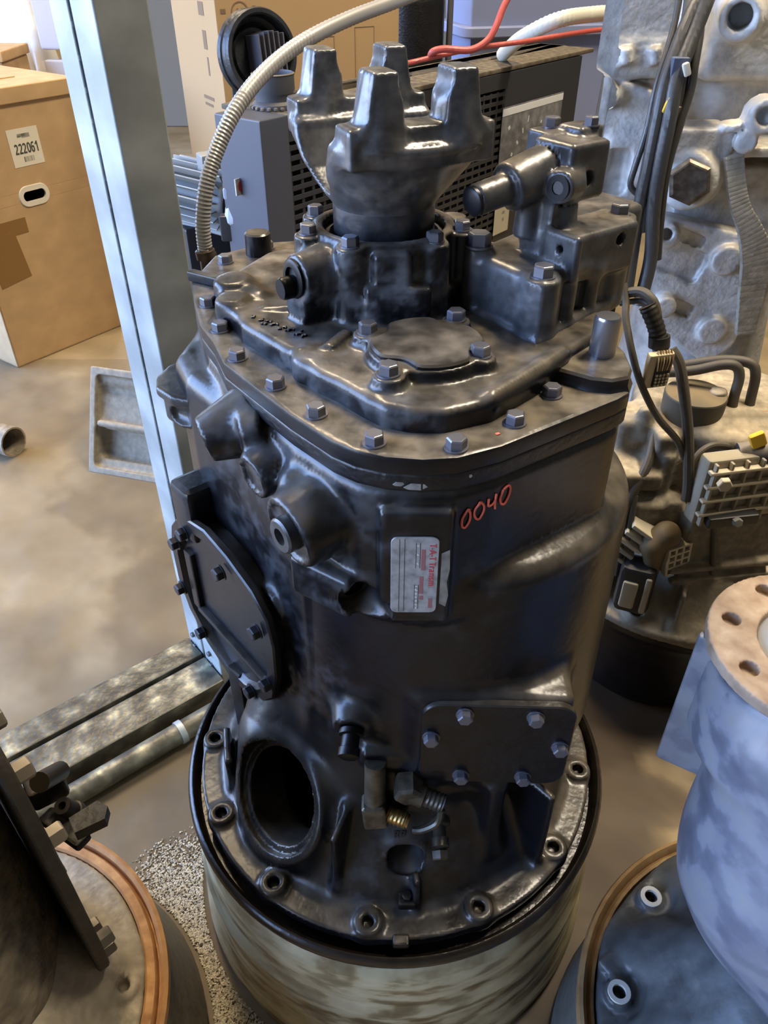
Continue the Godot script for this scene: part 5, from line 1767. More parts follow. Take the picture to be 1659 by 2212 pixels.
	m.add(lathe([Vector2(0, 0), Vector2(.24, 0), Vector2(.25, .02), Vector2(.25, .10), Vector2(.20, .16), Vector2(.17, .45), Vector2(.15, .62), Vector2(0, .62)], 40), Transform3D(Basis(), Vector3(.80, 0, -1.20)))
	part("lower_casting", m.mesh(), M.aluminium, t)
	m = mk(Color(.22, .18, .14), TAN, 0.5)
	m.add(bolt_shape(.074, .045), aim(Vector3(0.5885, 0.8780, -0.9050), Vector3(-.35, .10, 1)), 20)
	part("large_hex_bolt", m.mesh(), M.steel_oily, t)
	# curved lever arm
	var arm := [Vector3(0.6609, 0.9242, -0.9000), Vector3(0.6743, 0.8728, -0.8850), Vector3(0.6913, 0.8317, -0.8750), Vector3(0.7236, 0.7835, -0.8700), Vector3(0.7481, 0.7319, -0.8700), Vector3(0.7615, 0.6529, -0.8700), Vector3(0.7717, 0.5690, -0.8700)]
	var path := smooth_path(arm, 6)
	m = mk(Color(.40, .37, .30), TAN, 0.5)
	for i in path.size() - 1:
		var w := .036 + .022 * smoothstep(.30, .62, float(i) / path.size()) - .02 * smoothstep(.7, 1.0, float(i) / path.size())
		var dir := (path[i + 1] - path[i])
		var b := Basis(dir.normalized().cross(Vector3.BACK).normalized(), dir.normalized(), Vector3.BACK)
		m.add(brick(w, dir.length() * 1.25, .016, .003), Transform3D(b, (path[i] + path[i + 1]) / 2))
	part("lever_arm", m.mesh(), M.aluminium, t)
	# cable bundle
	var cab := [
		[[Vector3(0.5463, 1.1861, -0.9300), Vector3(0.5169, 1.1335, -0.9000), Vector3(0.4889, 1.0599, -0.8600), Vector3(0.4805, 0.9962, -0.8400), Vector3(0.4770, 0.9197, -0.8300), Vector3(0.4758, 0.8617, -0.8300), Vector3(0.4782, 0.7826, -0.8300), Vector3(0.4738, 0.6809, -0.8000)], .013],
		[[Vector3(0.5550, 1.1867, -0.9200), Vector3(0.5316, 1.1275, -0.8900), Vector3(0.5038, 1.0613, -0.8500), Vector3(0.4982, 0.9980, -0.8300), Vector3(0.4952, 0.9221, -0.8200), Vector3(0.5000, 0.8474, -0.8200), Vector3(0.5145, 0.7493, -0.8200), Vector3(0.5040, 0.6613, -0.8000)], .014],
		[[Vector3(0.5120, 1.1850, -0.9500), Vector3(0.5028, 1.1317, -0.9200), Vector3(0.4771, 1.0511, -0.8700), Vector3(0.4674, 0.9711, -0.8500), Vector3(0.4558, 0.9174, -0.8400), Vector3(0.4536, 0.8843, -0.8400), Vector3(0.4711, 0.8674, -0.8400)], .006],
		[[Vector3(0.5284, 1.1850, -0.9500), Vector3(0.5186, 1.1396, -0.9100), Vector3(0.4939, 1.0730, -0.8700), Vector3(0.4872, 1.0171, -0.8500), Vector3(0.4770, 0.9653, -0.8400), Vector3(0.4829, 0.8701, -0.8300), Vector3(0.4910, 0.8006, -0.8300)], .009],
		[[Vector3(0.5449, 1.1850, -0.9500), Vector3(0.5431, 1.1335, -0.9000), Vector3(0.5368, 1.0802, -0.8700), Vector3(0.5356, 1.0379, -0.8600), Vector3(0.5212, 0.9731, -0.8400), Vector3(0.5134, 0.9116, -0.8300), Vector3(0.5196, 0.8359, -0.8300), Vector3(0.5319, 0.7458, -0.8300)], .008],
		[[Vector3(0.5367, 1.1588, -0.9300), Vector3(0.5302, 1.1064, -0.8900), Vector3(0.5272, 1.0644, -0.8800), Vector3(0.5158, 1.0078, -0.8600)], .012]]
	for q in cab:
		part("cable", plain(pipe(smooth_path(q[0], 6), q[1], 10)), M.cable, t)
	part("cable_grip", plain(brick(.03, .06, .02, .003), Transform3D(Basis(), Vector3(0.5054, 1.0642, -0.8550))), M.blue_dark, t)
	part("yellow_tag", plain(brick(.020, .028, .014, .003), Transform3D(Basis(Vector3.BACK, -.3), Vector3(0.4953, 1.0211, -0.8350))), M.yellow, t)
	m = mk(Color(.10, .085, .065), TAN, 0.3)
	m.add(lathe([Vector2(0, 0), Vector2(.02, 0), Vector2(.02, .02), Vector2(.015, .025), Vector2(.015, .05), Vector2(.018, .055), Vector2(.018, .075), Vector2(0, .08)], 20), Transform3D(Basis(), Vector3(0.5085, 0.9412, -0.8600)))
	part("connector_plug", m.mesh(), M.plastic_soft, t)
	m = mk(Color(.6, .56, .45), TAN, 0)
	m.add(brick(.012, .022, .012, .003), Transform3D(Basis(Vector3.BACK, .4), Vector3(0.5141, 1.0770, -0.8400)))
	part("zip_tie", m.mesh(), M.plastic_soft, t)

func build_lower_gearbox() -> void:
	var c := Vector3(.58, 0, -.50)
	var t := thing("dusty_gearbox", "dusty tan gearbox with wiring and ribbed covers right of the black gearbox", "gearbox", Vector3(.58, .25, -.50))
	var s := cast(Color(.24, .21, .155), TAN, 0.95)
	s.rod(c + Vector3.UP * .25, c + Vector3.UP * .268, .262, .262, .004, 0, .006)
	s.rod(c + Vector3.UP * .26, c + Vector3.UP * .42, .235, .155, .01, 0, .03)
	s.rod(c + Vector3.UP * .35, c + Vector3.UP * .62, .155, .150, .02, 0, .03)
	for a in [60.0, 92.0, 124.0, 156.0, 30.0]:
		var d := Vector3(cos(deg_to_rad(a)), 0, sin(deg_to_rad(a)))
		s.rod(c + d * .235 + Vector3.UP * .26, c + d * .235 + Vector3.UP * .282, .024, .022, .003, 0, .008)
		s.rod(c + d * .238 + Vector3.UP * .27, c + d * .238 + Vector3.UP * .30, .008, .008, .001, 1, .001)
	for a in [76.0, 108.0, 140.0]:
		var d := Vector3(cos(deg_to_rad(a)), 0, sin(deg_to_rad(a)))
		s.box(c + d * .20 + Vector3.UP * .30, Vector3(.004, .06, .05), .003, 0, .012, Basis(Vector3.UP, -deg_to_rad(a) + PI / 2))
	s.cap(Vector3(0.5549, 0.2627, -0.3000), Vector3(0.5626, 0.3181, -0.3400), .05, .06, 0, .03)
	s.cap(Vector3(0.6085, 0.2926, -0.3300), Vector3(0.6451, 0.3229, -0.3600), .045, .04, 0, .03)
	# big smooth plate with rails, right of the middle
	s.box(Vector3(0.5799, 0.4057, -0.3350), Vector3(.085, .085, .02), .004, 0, .008, Basis(Vector3.UP, .12))
	s.box(Vector3(0.5702, 0.3915, -0.3080), Vector3(.095, .006, .010), .002, 0, .004, Basis(Vector3.UP, .12) * Basis(Vector3.BACK, .03))
	s.box(Vector3(0.5769, 0.3665, -0.3080), Vector3(.095, .005, .010), .002, 0, .004, Basis(Vector3.UP, .12) * Basis(Vector3.BACK, .03))
	# upper deck
	s.box(Vector3(0.5064, 0.5446, -0.4200), Vector3(.066, .028, .05), .008, 0, .012)
	s.box(Vector3(0.4583, 0.5115, -0.3900), Vector3(.010, .07, .03), .004, 0, .006)
	s.box(Vector3(0.5150, 0.4803, -0.4200), Vector3(.05, .06, .02), .004, 0, .006)
	s.box(Vector3(0.4484, 0.4431, -0.3600), Vector3(.03, .03, .02), .004, 0, .006)
	s.box(Vector3(0.4786, 0.4535, -0.3600), Vector3(.012, .05, .02), .004, 0, .006)
	s.box(Vector3(0.4542, 0.5434, -0.4000), Vector3(.02, .07, .03), .008, 0, .01)
	s.box(Vector3(0.4083, 0.5338, -0.4000), Vector3(.042, .016, .05), .006, 0, .01)
	s.cap(Vector3(0.3961, 0.5088, -0.3800), Vector3(0.4281, 0.4560, -0.3700), .022, .026, 0, .012)
	s.cap(Vector3(0.4431, 0.4814, -0.3700), Vector3(0.4742, 0.4864, -0.3700), .018, .018, 0, .01)
	s.box(Vector3(0.4563, 0.4763, -0.3700), Vector3(.045, .02, .03), .008, 0, .01)
	s.box(Vector3(0.5917, 0.5999, -0.4600), Vector3(.10, .035, .05), .01, 0, .012)
	s.rod(Vector3(0.5441, 0.6474, -0.4400), Vector3(0.5407, 0.6631, -0.4400), .016, .015, .002, 0, .004)
	s.box(Vector3(0.5648, 0.5730, -0.4200), Vector3(.07, .05, .03), .01, 0, .015)
	s.rod(Vector3(0.4303, 0.5777, -0.4200), Vector3(0.4257, 0.6353, -0.4300), .016, .013, .002, 0, .01)
	s.box(Vector3(0.4339, 0.5233, -0.4600), Vector3(.05, .09, .04), .015, 0, .02)
	part("casting", s.mesh(Vector3(.30, .24, -.78), Vector3(.86, .82, -.22), .0062), M.dusty, t)
	# filter canister
	var m := mk(Color(.21, .21, .19), TAN, 0.95)
	var fc := Vector3(0.5059, 0.5727, -0.4400)
	m.add(lathe([Vector2(0, -.01), Vector2(.056, -.01), Vector2(.056, .004), Vector2(.049, .008), Vector2(.049, .034), Vector2(.0515, .036), Vector2(.0515, .039), Vector2(.050, .041), Vector2(.051, .082), Vector2(.049, .085), Vector2(0, .086)], 40), Transform3D(Basis(), fc))
	part("filter_canister", m.mesh(), M.dusty_smooth, t)
	# ribbed solenoid cover at the right
	var rx := frame(Vector3(0.5449, 0.5532, -0.3050), Vector3(1, 0, -.20), Vector3.UP)
	part("ribbed_cover", plain(brick(.17, .125, .03, .006), rx * Transform3D(Basis(), Vector3(.03, 0, -.015))), M.dusty_smooth, t)
	for i in 4:
		part("cover_rib", plain(brick(.17, .006, .012, .002)), M.dusty_pale, t, rx * Transform3D(Basis(), Vector3(.03, .045 - i * .027, .006)))
	for i in 6:
		part("cover_rib", plain(brick(.005, .12, .010, .002)), M.dusty_smooth, t, rx * Transform3D(Basis(), Vector3(-.045 + i * .027, 0, .005)))
	part("corner_bolt", plain(bolt_shape(.020, .012)), M.dusty_pale, t, aim(Vector3(0.5135, 0.5873, -0.2800), Vector3(0, 0, 1)))
	part("black_clip", plain(brick(.085, .020, .02, .003), frame(Vector3(0.5519, 0.5080, -0.2900), Vector3(1, .05, -.1))), M.solid_black, t)
	part("clip_bolt", plain(bolt_shape(.014, .01)), M.alu_dull, t, aim(Vector3(0.5521, 0.5150, -0.2750), Vector3(0, .2, 1)))
	# black connector housing low on the left
	var kx := frame(Vector3(0.4324, 0.3436, -0.3100), Vector3(.9, 0, .35), Vector3.UP)
	part("connector_shell", plain(brick(.062, .105, .05, .012), kx), M.solid_black, t)
	part("connector_face", plain(brick(.026, .06, .010, .004), kx * Transform3D(Basis(), Vector3(-.008, -.005, .026))), M.dusty_smooth, t)
	part("connector_face", plain(brick(.010, .08, .008, .003), kx * Transform3D(Basis(), Vector3(.020, .0, .026))), M.dusty_smooth, t)
	for i in 5:
		part("fin", plain(brick(.046, .008, .05, .002)), M.dusty_pale if i < 3 else M.dusty_smooth, t, frame(Vector3(0.4216, 0.4424, -0.3350), Vector3(.9, -.55, .3)) * Transform3D(Basis(), Vector3(.0, .02 - i * .018, 0)))
	# gridded connector with a rounded hood
	var gx := frame(Vector3(0.4843, 0.4101, -0.3050), Vector3(1, .12, -.35), Vector3.UP)
	part("grid_block", plain(brick(.046, .062, .02, .004), gx * Transform3D(Basis(), Vector3(.004, 0, -.012))), M.dusty_smooth, t)
	for i in 5:
		part("grid_bar", plain(brick(.046, .0045, .012, .001)), M.dusty_pale, t, gx * Transform3D(Basis(), Vector3(.004, .029 - i * .0145, .003)))
	for i in 4:
		part("grid_bar", plain(brick(.0045, .062, .012, .001)), M.dusty_pale, t, gx * Transform3D(Basis(), Vector3(-.017 + i * .014, 0, .003)))
	var h := cast(Color(.40, .33, .22), TAN, 0.6)
	h.cap(Vector3(0.4462, 0.4330, -0.3150), Vector3(0.4655, 0.4535, -0.3150), .022, .024, 0, .01)
	h.cap(Vector3(0.4475, 0.4303, -0.3120), Vector3(0.4549, 0.3753, -0.3080), .021, .012, 0, .01)
	h.box(Vector3(0.4707, 0.4232, -0.3180), Vector3(.02, .018, .016), .006, 0, .01)
	part("connector_hood", h.mesh(Vector3(0.4630, 0.4068, -0.3150) - Vector3(.075, .085, .06), Vector3(0.4630, 0.4068, -0.3150) + Vector3(.075, .085, .06), .004), M.dusty_smooth, t)
	part("yellow_sticker", plain(brick(.030, .018, .004, .001), frame(Vector3(0.5404, 0.3383, -0.3000), Vector3(1, -.1, -.1))), M.yellow, t)
	for i in 3:
		part("sticker_print", plain(brick(.002, .010, .001, .0003), frame(Vector3(0.5404, 0.3383, -0.3000), Vector3(1, -.1, -.1)) * Transform3D(Basis(), Vector3(-.008 + i * .008, .003, .0024))), M.ink, t)
	# cap with the yellow mark, dark pipes and fittings
	m = mk(Color(.05, .05, .06), TAN, 0.5)
	m.add(lathe([Vector2(0, 0), Vector2(.021, 0), Vector2(.021, .05), Vector2(.024, .052), Vector2(.024, .085), Vector2(0, .087)], 24), aim(Vector3(0.5538, 0.6004, -0.3350), Vector3(.9, .22, .1)))
	part("pressure_switch", m.mesh(), M.plastic_soft, t)
	part("yellow_band", plain(brick(.024, .026, .012, .004), Transform3D(Basis(Vector3.BACK, .5), Vector3(0.5703, 0.6373, -0.3250))), M.yellow, t)
	for q in [[Vector3(0.4643, 0.6741, -0.4800), Vector3(0.5060, 0.6836, -0.4700), Vector3(0.5451, 0.6988, -0.4600), Vector3(0.5665, 0.6980, -0.4550), Vector3(0.5748, 0.6810, -0.4500), Vector3(0.5713, 0.6474, -0.4400), Vector3(0.5711, 0.6066, -0.4300)], [Vector3(0.4933, 0.6770, -0.5000), Vector3(0.5525, 0.6974, -0.4800), Vector3(0.5930, 0.6989, -0.4650), Vector3(0.6032, 0.6827, -0.4550), Vector3(0.6028, 0.6446, -0.4450), Vector3(0.6012, 0.6100, -0.4350)]]:
		part("oil_line", plain(pipe(smooth_path(q, 6), .0085, 12)), M.cable_dusty, t)
	for q in [Vector3(0.5786, 0.5761, -0.4300), Vector3(0.6075, 0.5824, -0.4350)]:
		part("line_fitting", plain(lathe([Vector2(0, -.02), Vector2(.017, -.02), Vector2(.017, .012), Vector2(.013, .016), Vector2(0, .016)], 6), Transform3D(Basis(), q), 20), M.dusty_smooth, t)
	for q in [Vector3(0.5610, 0.6251, -0.4400), Vector3(0.6193, 0.6296, -0.4400)]:
		part("copper_ring", plain(lathe([Vector2(.012, -.005), Vector2(.022, -.005), Vector2(.022, .005), Vector2(.012, .005), Vector2(.012, -.005)], 20), Transform3D(Basis(), q)), M.rust_orange, t)
	# wiring harness with the open pale connector
	var wires := [
		[[Vector3(0.3394, 0.8612, -0.4200), Vector3(0.3445, 0.8335, -0.4000), Vector3(0.3435, 0.8130, -0.3800), Vector3(0.3522, 0.7751, -0.3500), Vector3(0.3731, 0.7266, -0.3400), Vector3(0.4098, 0.6702, -0.3400), Vector3(0.4477, 0.6310, -0.3350), Vector3(0.4678, 0.5959, -0.3350)], .0055],
		[[Vector3(0.3343, 0.8327, -0.4200), Vector3(0.3610, 0.8477, -0.4000), Vector3(0.3773, 0.8416, -0.3800), Vector3(0.3865, 0.8173, -0.3700), Vector3(0.3890, 0.7926, -0.3600)], .0075],
		[[Vector3(0.3433, 0.8217, -0.4200), Vector3(0.3673, 0.8335, -0.4000), Vector3(0.3786, 0.8288, -0.3800), Vector3(0.3839, 0.8101, -0.3700)], .0045],
		[[Vector3(0.4179, 0.7693, -0.3700), Vector3(0.4325, 0.7474, -0.3600), Vector3(0.4495, 0.6920, -0.3450), Vector3(0.4660, 0.6310, -0.3350), Vector3(0.4806, 0.5574, -0.3250), Vector3(0.4834, 0.5235, -0.3200)], .0085],
		[[Vector3(0.4771, 0.5722, -0.3300), Vector3(0.4919, 0.6015, -0.3400), Vector3(0.5152, 0.6110, -0.3500), Vector3(0.5512, 0.6020, -0.3600)], .0055],
		[[Vector3(0.4806, 0.5574, -0.3250), Vector3(0.4972, 0.5235, -0.3200), Vector3(0.5274, 0.4885, -0.3150), Vector3(0.5410, 0.4627, -0.3100), Vector3(0.5517, 0.4154, -0.3050), Vector3(0.5575, 0.3771, -0.3000)], .005],
		[[Vector3(0.4383, 0.5993, -0.4000), Vector3(0.4259, 0.5635, -0.3700), Vector3(0.4060, 0.5207, -0.3500), Vector3(0.3943, 0.4791, -0.3400), Vector3(0.3974, 0.4152, -0.3300), Vector3(0.3973, 0.3590, -0.3200)], .008],
		[[Vector3(0.4075, 0.5146, -0.3450), Vector3(0.4057, 0.4829, -0.3350), Vector3(0.4051, 0.4194, -0.3250)], .0055]]
	for q in wires:
		part("cable", plain(pipe(smooth_path(q[0], 6), q[1], 10)), M.cable_dusty, t)
	m = mk(Color(.20, .165, .11), TAN, 0.3)
	m.add(pipe(smooth_path([Vector3(0.3688, 0.8366, -0.3750), Vector3(0.3827, 0.8123, -0.3650), Vector3(0.3925, 0.7889, -0.3600), Vector3(0.3981, 0.7763, -0.3600)], 8), .013, 14, -1.0, .0012))
	part("corrugated_sleeve", m.mesh(), M.cable_dusty, t)
	part("sleeve_band", plain(lathe([Vector2(.012, -.008), Vector2(.0155, -.008), Vector2(.0155, .008), Vector2(.012, .008), Vector2(.012, -.008)], 20), aim(Vector3(0.3929, 0.7875, -0.3600), Vector3(.15, -1, .1))), M.solid_black, t)
	var wx := frame(Vector3(0.3942, 0.7488, -0.3450), Vector3(1, .06, -.15), Vector3(-.1, 1, .15))
	part("pale_connector", plain(brick(.040, .060, .014, .004), wx), M.pale_plastic, t)
	part("connector_tray", plain(brick(.024, .046, .004, .001), wx * Transform3D(Basis(), Vector3(.004, -.002, .0075))), M.shadow_steel, t)
	for i in 4:
		for k in 4:
			part("pin_cell", plain(brick(.0038, .0042, .004, .0008, 1)), M.pale_plastic, t, wx * Transform3D(Basis(), Vector3(-.004 + k * .0055, -.022 + i * .006, .0095)))
	for i in 6:
		part("connector_wire", plain(pipe(smooth_path([wx * Vector3(-.006 + i * .004, .034, .0), wx * Vector3(-.007 + i * .0044, .020, .009), wx * Vector3(-.005 + i * .0036, .004, .0095)], 4), .0013, 6)), M.pale_plastic if i % 2 == 0 else M.rust_orange, t)
	# dark stand below
	var t2 := thing("black_stand", "black round wheel under the dusty gearbox on the right", "wheel", Vector3(.58, 0, -.50))
	m = mk(Color(.012, .011, .009), Color(.12, .10, .06), 0.3)
	m.add(lathe([Vector2(0, 0), Vector2(.19, 0), Vector2(.20, .02), Vector2(.20, .12), Vector2(.235, .18), Vector2(.24, .21), Vector2(.252, .225), Vector2(.260, .240), Vector2(.258, .249), Vector2(0, .249)], 56), Transform3D(Basis(), Vector3(.58, 0, -.50)))
	part("wheel_shell", m.mesh(), M.grease, t2)

func build_blue_gearbox() -> void:
	var t := thing("blue_gearbox", "blue grey painted gearbox with rusty round flange at the right edge", "gearbox", Vector3(.50, .20, .36))
	var a0 := Vector3(.447, .70, .195)
	var s := cast(Color(.23, .227, .232), Color(.29, .29, .29), 0.5)
	s.rod(Vector3(.480, .36, .275), Vector3(.455, .675, .215), .128, .136, .03, 0, .03)
	s.cap(Vector3(.515, .25, .34), Vector3(.470, .44, .27), .070, .145, 0, .05)
	s.rod(Vector3(.447, .60, .195), Vector3(.428, .694, .175), .132, .110, .006, 0, .02)
	s.box(Vector3(.52, .50, .33), Vector3(.10, .15, .10), .05, 0, .05)
	s.cap(Vector3(.42, .42, .24), Vector3(.47, .30, .34), .05, .06, 0, .04)
	s.cap(Vector3(.40, .56, .26), Vector3(.46, .38, .36), .03, .05, 0, .05)
	for i in 8:
		var an0 := deg_to_rad(208.0 + i * 45.0)
		var p0 := Vector3(.425, .700, .172) + Vector3(cos(an0), 0, sin(an0)) * .088
		s.rod(p0 + Vector3.DOWN * .05, p0 + Vector3.UP * .03, .0105, .0105, .0005, 1, .001)
	part("casting", s.mesh(Vector3(.26, .18, .02), Vector3(.70, .72, .52), .0058), M.blue_paint, t)
	var b0 := mk(Color(.24, .24, .25), Color.WHITE, 0)
	b0.add(brick(.075, .21, .012, .004), Transform3D(Basis(Vector3(.85, 0, .52), Vector3.UP, Vector3(-.52, 0, .85)), Vector3(.345, .588, .160)))
	part("side_plate", b0.mesh(), M.blue_paint, t)
	# rusty output flange with real bolt holes
	var fc := Vector3(.425, .700, .172)
	var m := cast(Color(.42, .33, .245), Color(.50, .40, .31), 0.7)
	m.rod(fc + Vector3.DOWN * .012, fc + Vector3.UP * .004, .111, .111, .002, 0, .002)
	m.rod(fc + Vector3.DOWN * .006, fc + Vector3.UP * .03, .062, .062, .001, 1, .002)
	for i in 8:
		var an := deg_to_rad(208.0 + i * 45.0)
		var p := fc + Vector3(cos(an), 0, sin(an)) * .088
		m.rod(p + Vector3.DOWN * .008, p + Vector3.UP * .03, .0095, .0095, .0005, 1, .001)
	part("rusty_flange", m.mesh(fc - Vector3(.12, .022, .12), fc + Vector3(.12, .012, .12), .0032), M.rust_skin, t)
	var b := mk(Color(.45, .47, .50), Color.WHITE, 0)
	b.add(lathe([Vector2(.061, -.004), Vector2(.060, -.002), Vector2(.050, .006), Vector2(.046, .03), Vector2(.040, .034), Vector2(.028, .034), Vector2(.026, .02), Vector2(0, .02)], 40), Transform3D(Basis(), fc))
	part("hub", b.mesh(), M.bright_steel, t)
	# bell housing lying inside the wheel
	var w := Vector3(.50, 0, .36)
	var q := cast(Color(.13, .14, .145), Color(.17, .175, .17), 0.5)
	q.wear_sheen = [[w + Vector3(-.10, .25, -.02), .10, .9], [w + Vector3(-.16, .22, .06), .06, .5]]
	q.wear_sheen_color = Color(.40, .40, .37)
	q.rod(w + Vector3.UP * .195, w + Vector3.UP * .210, .255, .255, .003, 0, .004)
	q.rod(w + Vector3.UP * .20, w + Vector3.UP * .33, .205, .10, .02, 0, .03)
	for an in [175.0, 211.0, 247.0]:
		var d := Vector3(cos(deg_to_rad(an)), 0, sin(deg_to_rad(an)))
		q.cap(w + d * .21 + Vector3.UP * .205, w + d * .10 + Vector3.UP * .30, .03, .05, 0, .04)
	for an in [194.0, 229.0, 264.0]:
		var d := Vector3(cos(deg_to_rad(an)), 0, sin(deg_to_rad(an))) * .230
		q.rod(w + d + Vector3.UP * .218, w + d + Vector3.UP * .30, .030, .034, .002, 1, .004)
		q.rod(w + d + Vector3.UP * .20, w + d + Vector3.UP * .224, .019, .0175, .002, 0, .004)
		q.rod(w + d + Vector3.UP * .206, w + d + Vector3.UP * .25, .0085, .0085, .0005, 1, .001)
	q.box(w + Vector3(-.13, .216, -.16), Vector3(.13, .006, .018), .003, 0, .004, Basis(Vector3.UP, .68))
	part("bell_housing", q.mesh(Vector3(.22, .185, .08), Vector3(.66, .36, .50), .0052), M.blue_dark_paint, t)
	b = mk(Color(.66, .64, .56), Color.WHITE, 0)
	for an in [194.0, 229.0, 264.0]:
		var d := Vector3(cos(deg_to_rad(an)), 0, sin(deg_to_rad(an))) * .230
		var ring := plain(lathe([Vector2(.0085, -.004), Vector2(.0140, -.004), Vector2(.0140, .0012), Vector2(.0085, .0012), Vector2(.0085, -.004)], 24))
		part("bare_ring", ring, M.bare_paint, t, Transform3D(Basis(), w + d + Vector3.UP * .2246))
	# dark bolted pan beside the bell
	b = mk(Color(.05, .047, .035), Color(.16, .13, .08), 0.6)
	b.add(brick(.10, .30, .16, .02), Transform3D(Basis(Vector3.UP, -.35), Vector3(.475, .36, .405)))
	part("side_pan", b.mesh(), M.dusty, t)
	for p in [Vector3(.418, .36, .40), Vector3(.420, .29, .43)]:
		part("pan_bolt", plain(bolt_shape(.018, .014)), M.solid_steel, t, aim(p, Vector3(-.9, 0, .3)))
	# its wheel
	var t2 := thing("rusty_wheel", "rusty rimmed wheel under the blue grey gearbox at lower right", "wheel", Vector3(.50, 0, .36))
	b = mk(Color(.33, .21, .09), Color(.42, .29, .13), 0.5)
	b.add(lathe([Vector2(.256, .190), Vector2(.258, .204), Vector2(.262, .205), Vector2(.266, .200), Vector2(.2675, .206), Vector2(.272, .212), Vector2(.2765, .210), Vector2(.279, .203), Vector2(.278, .193), Vector2(.270, .17), Vector2(.262, .14), Vector2(.255, .19)], 72), Transform3D(Basis(), w), 40)
	part("rim_lip", b.mesh(), M.rust_skin, t2)
	b = mk(Color(.13, .13, .11), Color(.30, .20, .09), 0)
	b.add(lathe([Vector2(.264, .175), Vector2(.272, .16), Vector2(.28, .10), Vector2(.29, .02), Vector2(.288, 0), Vector2(.24, 0), Vector2(.24, .17), Vector2(.264, .175)], 64), Transform3D(Basis(), w), 40)
	part("barrel", b.mesh(), M.dusty, t2)

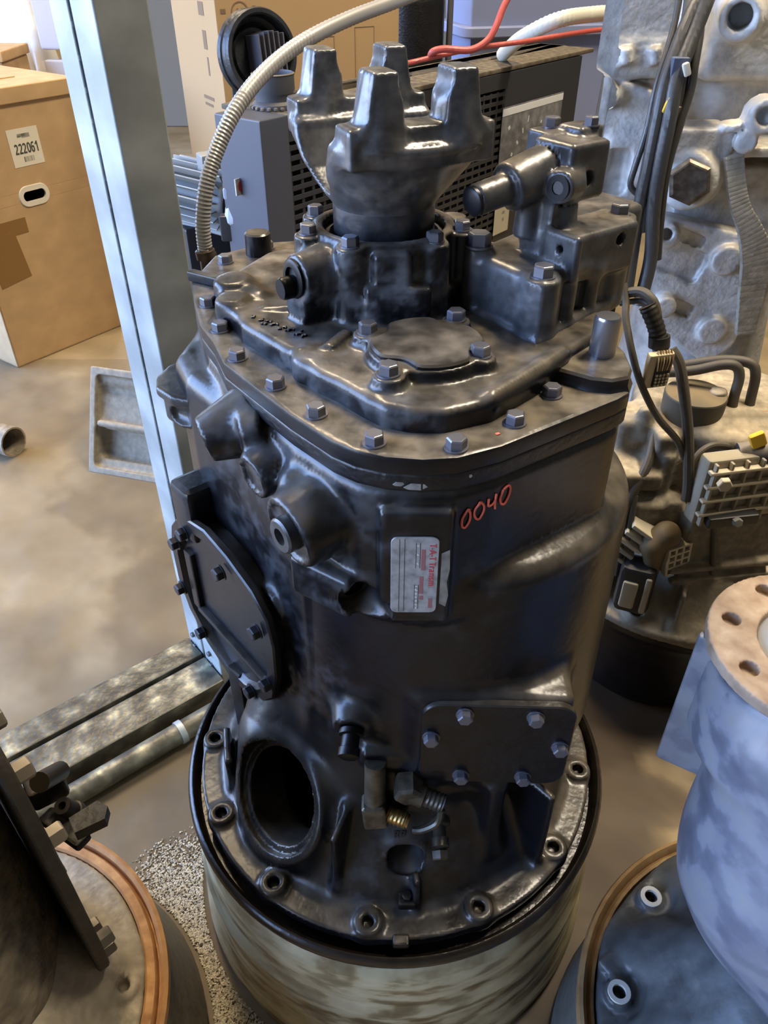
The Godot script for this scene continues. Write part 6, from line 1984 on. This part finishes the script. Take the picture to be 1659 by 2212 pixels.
func build_left_gearbox() -> void:
	var w := Vector3(-.555, 0, .335)
	var t := thing("brown_gearbox", "dark brown dusty gearbox with bolted edge at the lower left corner", "gearbox", Vector3(-.555, .19, .335))
	var s := cast(Color(.36, .30, .21), Color(.46, .38, .26), 0.8)
	s.wear_sheen = [[Vector3(-.47, .52, .40), .10, .8], [Vector3(-.46, .33, .44), .09, .8], [Vector3(-.54, .40, .46), .07, .6]]
	s.wear_sheen_color = Color(.035, .028, .02)
	s.rod(Vector3(-.565, .24, .315), Vector3(-.570, .70, .305), .158, .150, .03, 0, .03)
	s.cap(Vector3(-.49, .34, .34), Vector3(-.53, .30, .42), .07, .09, 0, .06)
	s.cap(Vector3(-.52, .62, .30), Vector3(-.50, .50, .33), .08, .07, 0, .05)
	part("casting", s.mesh(Vector3(-.76, .19, .10), Vector3(-.37, .74, .54), .006), M.brown_paint, t)
	# bolted edge
	var n := Vector3(.72, 0, -.69)
	var r := Vector3(.69, 0, .72)
	var b := mk(Color(.05, .04, .03), Color(.12, .09, .05), 0.4)
	var oval := PackedVector2Array()
	for i in 40:
		var a := TAU * i / 40
		oval.append(Vector2(signf(cos(a)) * pow(absf(cos(a)), .6) * .13, signf(sin(a)) * pow(absf(sin(a)), .5) * .25))
	var ex := Transform3D(Basis(r, n, r.cross(n)), Vector3(-.435, .47, .22))
	b.add(stack(oval, [Vector2(.003, -.002), Vector2(0, .0), Vector2(0, .010), Vector2(.002, .012)]), ex)
	part("edge_flange", b.mesh(), M.brown_paint, t)
	for i in 12:
		var a := TAU * (i + .3) / 12
		part("bolt", plain(bolt_shape(.020, .018)), M.steel_brown, t, ex * Transform3D(Basis(), Vector3(signf(cos(a)) * pow(absf(cos(a)), .6) * .115, .010, signf(sin(a)) * pow(absf(sin(a)), .5) * .232)))
	# oil fitting standing out at the side
	b = mk(Color(.12, .10, .075), Color(.3, .24, .15), 0.4)
	b.add(brick(.045, .034, .034, .006), Transform3D(Basis(Vector3.UP, .6), Vector3(-0.4283, 0.4433, 0.1600)))
	b.add(pipe(PackedVector3Array([Vector3(-0.4108, 0.4990, 0.1900), Vector3(-0.4098, 0.4620, 0.1500)]), .012, 14))
	part("fitting_block", b.mesh(), M.steel_brown, t)
	b = mk(Color(.10, .085, .065), Color(.3, .24, .15), 0.4)
	b.add(lathe([Vector2(.006, .02), Vector2(.006, .034), Vector2(.0125, .034), Vector2(.0135, .032), Vector2(.0135, .004), Vector2(.016, .003), Vector2(.016, -.012), Vector2(.013, -.014), Vector2(0, -.014)], 20), aim(Vector3(-0.3939, 0.4235, 0.1800), Vector3(-.15, .9, .3)).scaled_local(Vector3.ONE * .8))
	part("hose_nipple", b.mesh(), M.steel_brown, t)
	b = mk(Color(.02, .017, .013), Color(.1, .08, .05), 0.3)
	b.add(brick(.07, .014, .022, .004), Transform3D(Basis(Vector3.UP, -.55), Vector3(-0.3987, 0.4185, 0.2000)))
	b.add(stack(PackedVector2Array([Vector2(-.02, -.01), Vector2(.014, -.014), Vector2(.022, 0), Vector2(.014, .014), Vector2(-.02, .012)]), [Vector2(0, -.008), Vector2(0, .008)]), Transform3D(Basis(Vector3.UP, .6), Vector3(-0.3565, 0.4555, 0.2100)))
	part("tie_bracket", b.mesh(), M.brown_paint, t)
	# bell housing with its bare flange
	var q := cast(Color(.50, .43, .31), Color(.52, .44, .31), 0.6)
	q.rod(w + Vector3.UP * .185, w + Vector3.UP * .20, .236, .236, .003, 0, .004)
	q.rod(w + Vector3.UP * .19, w + Vector3.UP * .30, .185, .14, .02, 0, .03)
	for an in [55.0, 20.0, -20.0]:
		var d := Vector3(cos(deg_to_rad(an)), 0, sin(deg_to_rad(an)))
		q.cap(w + d * .19 + Vector3.UP * .19, w + d * .12 + Vector3.UP * .27, .035, .05, 0, .03)
	for an in [-12.0, 28.0, 70.0]:
		var d := Vector3(cos(deg_to_rad(an)), 0, sin(deg_to_rad(an))) * .212
		q.rod(w + d + Vector3.UP * .19, w + d + Vector3.UP * .208, .020, .018, .002, 0, .006)
		q.rod(w + d + Vector3.UP * .196, w + d + Vector3.UP * .23, .0075, .0075, .0005, 1, .001)
	part("bell_housing", q.mesh(Vector3(-.80, .175, .08), Vector3(-.30, .33, .58), .0052), M.dusty, t)
	var t2 := thing("copper_rimmed_wheel", "wheel with rust orange rim under the brown gearbox at lower left", "wheel", Vector3(-.555, 0, .335))
	b = mk(Color(.66, .37, .15), Color(.72, .42, .18), 0.5)
	b.add(lathe([Vector2(.236, .180), Vector2(.237, .197), Vector2(.240, .2), Vector2(.250, .2), Vector2(.2525, .196), Vector2(.2535, .188), Vector2(.2555, .188), Vector2(.257, .199), Vector2(.262, .203), Vector2(.267, .200), Vector2(.268, .190), Vector2(.262, .17), Vector2(.25, .15), Vector2(.236, .180)], 80), Transform3D(Basis(), w), 40)
	part("rim_lip", b.mesh(), M.rust_skin, t2)
	b = mk(Color(.20, .165, .11), Color(.3, .2, .1), 0)
	b.add(lathe([Vector2(.252, .175), Vector2(.262, .16), Vector2(.270, .10), Vector2(.292, .02), Vector2(.29, 0), Vector2(.23, 0), Vector2(.23, .16), Vector2(.252, .175)], 64), Transform3D(Basis(), w), 40)
	part("barrel", b.mesh(), M.dusty, t2)
